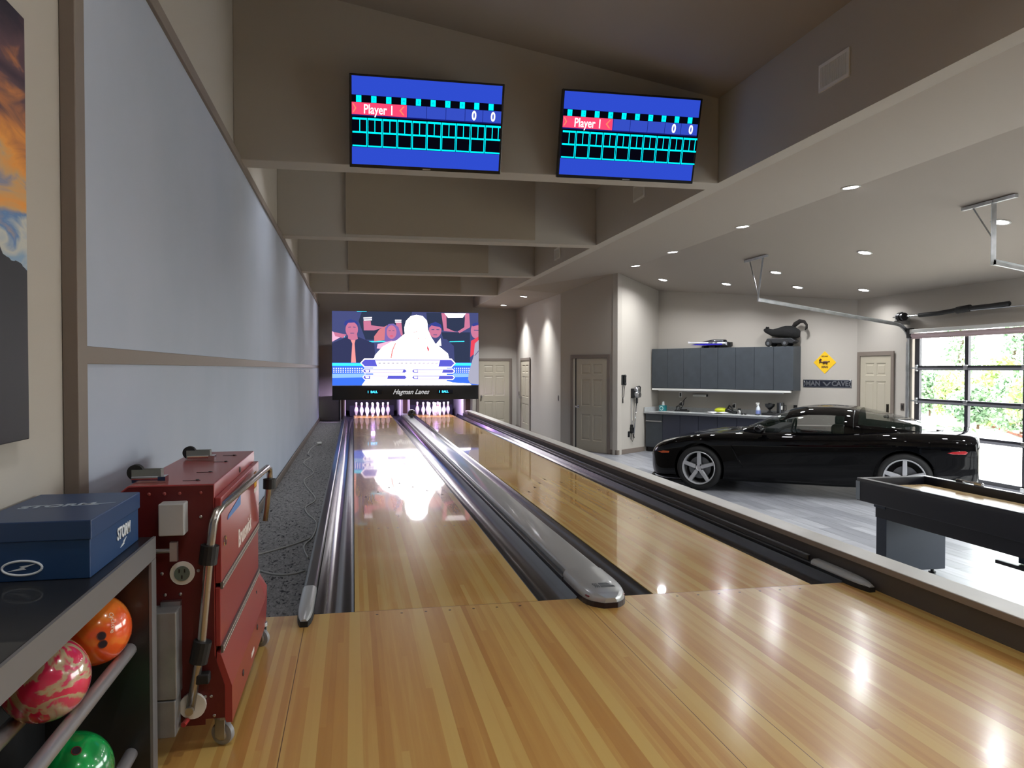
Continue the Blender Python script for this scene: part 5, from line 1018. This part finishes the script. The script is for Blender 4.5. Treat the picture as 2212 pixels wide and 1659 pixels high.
# ---------------------------------------------------------------- canvas picture
def sunset():
    m = bpy.data.materials.new('sunset_print'); m.use_nodes = True; tt = m.node_tree; b = tt.nodes['Principled BSDF']; N = tt.nodes.new; L = tt.links.new
    tc = N('ShaderNodeTexCoord'); sp = N('ShaderNodeSeparateXYZ'); L(tc.outputs['Object'], sp.inputs[0])
    mp = N('ShaderNodeMapping'); mp.inputs['Scale'].default_value = (1, 1.6, 4.5); mp.inputs['Rotation'].default_value = (R(-35), 0, 0); L(tc.outputs['Object'], mp.inputs[0])
    no = N('ShaderNodeTexNoise'); no.inputs['Scale'].default_value = 2.2; no.inputs['Detail'].default_value = 6; no.inputs['Distortion'].default_value = .8; L(mp.outputs[0], no.inputs[0])
    def M2(op, a, bb):
        n = N('ShaderNodeMath'); n.operation = op
        for i, q_ in enumerate((a, bb)):
            if isinstance(q_, (int, float)): n.inputs[i].default_value = q_
            else: L(q_, n.inputs[i])
        return n.outputs[0]
    h = M2('ADD', M2('DIVIDE', sp.outputs[2], 1.26), M2('MULTIPLY', M2('SUBTRACT', no.outputs[0], .5), .62))
    r = N('ShaderNodeValToRGB'); e = r.color_ramp.elements; e[0].position = .36; e[0].color = rgb(130, 160, 190); e[1].position = 1; e[1].color = rgb(34, 24, 34)
    for p_, c_ in ((.46, (196, 196, 186)), (.53, (86, 126, 176)), (.60, (200, 160, 110)), (.67, (226, 150, 60)), (.74, (190, 120, 60)), (.82, (84, 58, 62))): q_ = e.new(p_); q_.color = rgb(*c_)
    L(h, r.inputs[0])
    n2 = N('ShaderNodeTexNoise'); n2.inputs['Scale'].default_value = 5; n2.inputs['Detail'].default_value = 6; L(tc.outputs['Object'], n2.inputs[0])
    ridge = M2('ADD', .40, M2('ADD', M2('MULTIPLY', M2('SUBTRACT', n2.outputs[0], .5), .12), M2('MULTIPLY', M2('MULTIPLY', sp.outputs[1], -1), .25)))
    f = M2('LESS_THAN', M2('DIVIDE', sp.outputs[2], 1.26), ridge); mx_ = N('ShaderNodeMix'); mx_.data_type = 'RGBA'; L(f, mx_.inputs[0]); L(r.outputs[0], mx_.inputs[6]); mx_.inputs[7].default_value = rgb(30, 30, 38)
    L(mx_.outputs[2], b.inputs['Base Color']); b.inputs['Roughness'].default_value = .5; return m
t = thing('canvas_picture', 'large unframed canvas print of a sunset sky over dark mountains on the left wall', 'picture', (-.98, 2.61, 1.15)); MB().box(-.019, .018, -1.1, 0, 0, 1.26).build('canvas', sunset(), t, bevel=.003)

# ---------------------------------------------------------------- cords on the carpet
def carpet_cord(pts, r, label, plug=False):
    w_ = [onp(x, y, 2, -.11) for x, y in pts]; P_s = []
    for i in range(len(w_) - 1):
        a_, b_, c_, d_ = w_[max(i - 1, 0)], w_[i], w_[i + 1], w_[min(i + 2, len(w_) - 1)]
        for k in range(5): u = k / 5; P_s.append(.5 * ((2 * b_) + (c_ - a_) * u + (2 * a_ - 5 * b_ + 4 * c_ - d_) * u * u + (3 * b_ - a_ - 3 * c_ + d_) * u ** 3))
    P_s.append(w_[-1]); o0 = P_s[0]; t = thing('power_cord', label, 'cord', (o0.x, o0.y, -.11), group='grey cords on the carpet')
    MB().tube([p_ + Vector((0, 0, r * .7)) for p_ in P_s], r, 7).build('cable', mat('grey_cord', (150, 150, 146), .55), t, world=True, smooth=True)
    if plug: MB().cyl(P_s[0] + Vector((-.02, 0, .03)), P_s[0] + Vector((.06, .03, .03)), .03, 14).build('plug', M_white, t, world=True)
z5 = lambda *q_: [(560 + x / 3.191, 880 + y / 3.191) for x, y in q_]
carpet_cord(z5((405, 260), (368, 275), (335, 320), (355, 345), (305, 385), (375, 450), (312, 500), (322, 545), (388, 635), (322, 690), (332, 735), (395, 800), (370, 895), (315, 950), (312, 990), (338, 1042)), .008, 'long wavy grey cord with a plug lying on the carpet strip', True)
carpet_cord(z5((-20, 1022), (120, 985), (250, 945), (350, 905)), .008, 'short straight run of grey cord reaching over the carpet to the red machine')
carpet_cord(z5((-30, 1120), (60, 1148), (150, 1160), (250, 1150), (312, 1132)), .008, 'grey cord looped on the carpet close behind the red machine')
# ---------------------------------------------------------------- red lane machine standing on end
t = mach = thing('lane_machine', 'dark red bowling lane cleaning machine standing upright on casters by the left wall', 'lane machine', (-.64, 3.48, 0))
M_redp = mat('machine_red', (146, 46, 48), .38, coat=.35, coat_rough=.15); M_redd = mat('machine_dark_red', (88, 16, 19), .45)
AY, BY = 2.92, 4.05; AX, BX = -.80, -.485
MB().prism([(AX, .12), (BX, .12), (BX, .955), (AX + .03, .955), (AX, .93)], AY, BY, ax='y').build('casing', M_redp, t, world=True, bevel=.004)
MB().prism([(AX + .002, .10), (BX - .035, .10), (BX - .035, .12), (BX + .03, .12), (BX + .03, .235), (BX - .003, .345), (BX - .003, .95), (AX + .035, .95), (AX + .002, .925)], AY - .004, AY, ax='y').build('near_end_plate', M_redd, t, world=True)
MB().box(BX, BX + .022, AY + .0, BY - .01, .60, .905).build('upper_panel', M_redp, t, world=True, bevel=.003)
MB().box(BX, BX + .018, AY, BY - .01, .375, .585).build('middle_panel', M_redp, t, world=True, bevel=.003)
# lower flap: slopes outward then drops
def flap(y, k):
    fy = (y - AY) / (BY - AY); zt_ = .355; c = max(0, (fy - .93) / .07) ** 2
    return [(BX + .004, y, zt_), (BX + .018, y, zt_ - .01), (BX + .055, y, .23 + .03 * c), (BX + .055, y, .10 + .07 * c), (BX + .035, y, .10 + .07 * c), (BX + .0, y, .22)][k]
mb = MB(); mb.grid(flap, frange(AY, BY + .02, 16), list(range(6)), close=True); mb.f += [tuple(range(6)), tuple(16 * 6 + k for k in range(6))]; mb.m += [0, 0]
mb.build('lower_flap', M_redp, t, world=True)
for z in (.592, .364):
    h_ = MB().box(BX + .018, BX + .026, AY, BY - .02, z - .013, z + .013).build('piano_hinge', mat('hinge_grey', (120, 116, 116), .4, .6), t, world=True)
    mb = MB()
    for k in range(44):
        for s in (-1, 1): y = AY + .015 + k * .0247; mb.lathe([(.0035, 0), (.0035, .0015)], 8, M=Matrix.Translation((BX + .026, y, z + s * .008)) @ Matrix.Rotation(R(90), 4, 'Y'))
    mb.build('rivets', M_white, h_, world=True)['kind'] = 'stuff'
# printing on the side
M_wp = mat('print_white2', (232, 226, 222), .5); SY = Matrix.Rotation(R(90), 4, 'Z') @ Matrix.Rotation(R(90), 4, 'X')
MB().text('Brunswick', .10, Matrix.Translation((BX + .023, 3.53, .665)) @ SY @ Matrix.Scale(.95, 4, (1, 0, 0)), bold=.002).build('maker_lettering', M_wp, t, world=True)
MB().prism([(3.06, .80), (3.40, .80), (3.40, .84), (3.08, .815)], BX + .0225, BX + .0235, ax='x').build('blue_sticker', mat('sticker_blue', (70, 130, 200), .4), t, world=True)
MB().prism([(3.86, .80), (3.94, .80), (3.94, .87), (3.86, .87)], BX + .0225, BX + .0235, ax='x').build('yellow_sticker', mat('sticker_yellow', (220, 170, 30), .4), t, world=True)
MB().prism([(3.85, .775), (3.95, .775), (3.95, .795), (3.85, .795)], BX + .0225, BX + .0235, ax='x').build('white_sticker', M_wp, t, world=True)
MB().prism([(3.45, .135), (3.54, .135), (3.54, .155), (3.45, .155)], BX + .0555, BX + .0565, ax='x').build('white_sticker', M_wp, t, world=True)
for y, z, x in ((3.55, .925, BX + .001), (3.66, .20, BX + .056), (3.2, .17, BX + .056), (3.85, .30, BX + .03)): MB().sphere((x, y, z), (.003, .017, .013), 14, 8).build('rubber_plug', M_blk, t, world=True)
# handle
def rect_tube(pts, w_, d_, name):
    MB().tube(pts, .0155, 10).build(name, mat('stainless', (176, 172, 168), .25, .9), t, world=True, smooth=True)
HX = BX + .05
hp = [(-.565, 2.885, .17), (-.528, 2.885, .38), (-.497, 2.885, .72), (-.484, 2.885, .82), (-.476, 2.90, .855), (-.465, 2.95, .872), (-.44, 3.5, .874), (-.42, 4.02, .874), (-.415, 4.07, .86), (-.415, 4.085, .82), (-.44, 4.085, .60)]
rect_tube(hp, .021, .012, 'handle')
for a_, b_ in (((-.537, 2.885, .335), (-.521, 2.885, .41)), ((-.503, 2.885, .68), (-.495, 2.885, .745)), ((-.417, 4.085, .76), (-.416, 4.085, .81))): MB().cyl(a_, b_, .031, 14).build('handle_sleeve', M_rubber, t, world=True)
MB().cyl((-.56, 2.9, .175), (-.56, 2.915, .175), .045, 22).build('pivot_disc', M_white, t, world=True); MB().cyl((-.563, 2.855, .175), (-.563, 2.87, .175), .014, 12).build('pivot_bolt', M_alu, t, world=True)
# fittings on the near end
MB().box(-.655, -.572, AY - .075, AY - .005, .79, .90).build('switch_box', mat('box_grey', (176, 178, 180), .45), t, world=True, bevel=.004); MB().cyl((-.592, AY + .001, .645), (-.592, AY - .012, .645), .041, 28).build('socket_flange', M_white, t, world=True)
MB().cyl((-.592, AY - .0121, .645), (-.592, AY - .016, .645), .026, 22).build('socket_face', mat('socket_green', (96, 112, 104), .4), t, world=True)
for s, q_ in ((-1, .01), (1, .01), (0, -.012)): MB().box(-.592 + s * .009 - .002, -.592 + s * .009 + .002, AY - .0175, AY - .0161, .645 + q_ - .006, .645 + q_ + .006).build('socket_slot', M_blk, t, world=True)
MB().box(-.80, -.595, AY - .10, AY - .005, .235, .535).build('oil_tank', mat('tank_grey', (150, 151, 152), .4, .5, var=(14, (136, 137, 139))), t, world=True, bevel=.004); MB().box(-.80, -.60, AY - .10, AY - .005, .105, .232).build('lower_tank', MATS['tank_grey'], t, world=True, bevel=.004); MB().box(-.66, -.595, AY - .03, AY - .005, .535, .552).build('tank_bracket', M_alu, t, world=True)
MB().cyl((-.69, AY - .05, .735), (-.62, AY - .05, .735), .008, 10).box(-.622, -.598, AY - .062, AY - .04, .70, .765).build('latch_arm', M_galv, t, world=True)
for x, z in ((-.75, .925), (-.70, .925), (-.65, .925), (-.60, .925), (-.53, .925), (-.53, .84), (-.54, .65), (-.62, .62), (-.66, .645), (-.65, .57), (-.60, .57), (-.52, .74), (-.50, .20), (-.52, .20), (-.525, .165), (-.49, .13)):
    MB().sphere((x, AY - .004, z), (.006, .004, .006), 10, 6).build('bolt_head', mat('bolt_red', (140, 60, 56), .4) if z > .9 else M_alu, t, world=True)
MB().cyl((-.53, AY - .004, .185), (-.53, AY - .012, .185), .012, 14).build('oil_port', M_alu, t, world=True); MB().box(-.545, -.50, AY - .05, AY - .005, .26, .295).build('rubber_bumper', M_rubber, t, world=True, bevel=.005); MB().cyl((-.585, AY - .05, .125), (-.575, AY + .0, .13), .009, 10).build('drain_tube', mat('tube_red', (180, 60, 60), .3), t, world=True)
# top fittings
for x, y in ((-.745, 3.05), (-.69, 3.72)):
    b_ = MB().box(x - .045, x + .055, y - .004, y + .0, .956, .995).box(x - .045, x + .055, y + .036, y + .04, .956, .995).box(x + .051, x + .055, y, y + .036, .956, .995).build('roller_bracket', mat('bracket_grey', (140, 144, 140), .4, .5), t, world=True)
    MB().cyl((x - .035, y + .003, .985), (x - .035, y + .033, .985), .028, 20).build('roller', M_rubber, b_, world=True); MB().box(x - .03, x + .08, y - .06, y - .02, .956, .968).cyl((x - .03, y - .06, .972), (x + .08, y - .06, .972), .006, 8).box(x + .06, x + .085, y - .075, y - .02, .956, .978).build('toggle_latch', M_chrome, t, world=True)
for x, y in ((-.56, 3.02), (-.555, 3.25), (-.55, 3.6), (-.55, 3.85)): MB().lathe([(.006, 0), (.006, .004)], 10, M=Matrix.Translation((x, y, .955))).box(x - .05, x + .01, y - .003, y + .003, .955, .9562).build('slot_screw', M_blackm, t, world=True)
MB().cyl((-.485, 3.88, .895), (-.47, 3.88, .895), .012, 12).build('handle_pin', M_chrome, t, world=True); MB().tube([(-.455 , 2.95 + .022 * math.cos(a), .745 + .016 * math.sin(a)) for a in frange(0, 6.283, 14)], .003, 6).build('pull_ring', M_chrome, t, world=True)
for x, y in ((-.47, 2.97), (-.45, 3.99), (-.74, 2.98), (-.74, 3.97)):
    c_ = MB().lathe([(.03, .118), (.032, .10), (.02, .098)], 18, M=Matrix.Translation((x, y, 0))).box(-.02, .02, -.021, -.0155, .03, .10, M=Matrix.Translation((x, y, 0)) @ Matrix.Rotation(R(-25), 4, 'Z')).box(-.02, .02, .0155, .021, .03, .10, M=Matrix.Translation((x, y, 0)) @ Matrix.Rotation(R(-25), 4, 'Z')).build('caster', M_galv, t, world=True, bevel=.002)
    MB().lathe([(.0, -.012), (.03, -.014), (.041, -.010), (.043, 0), (.041, .010), (.03, .014), (0, .012)], 26, M=Matrix.Translation((x, y, .0432)) @ Matrix.Rotation(R(-25), 4, 'Z') @ Matrix.Rotation(R(90), 4, 'X')).build('caster_wheel', mat('wheel_grey', (150, 152, 156), .4), c_, world=True, smooth=True, auto=40); MB().lathe([(.024, 0), (.02, .004), (.006, .003)], 20, M=Matrix.Translation((x, y, .0432)) @ Matrix.Rotation(R(-25), 4, 'Z') @ Matrix.Rotation(R(90), 4, 'X') @ Matrix.Translation((0, 0, .015))).build('hub', M_alu, c_, world=True)
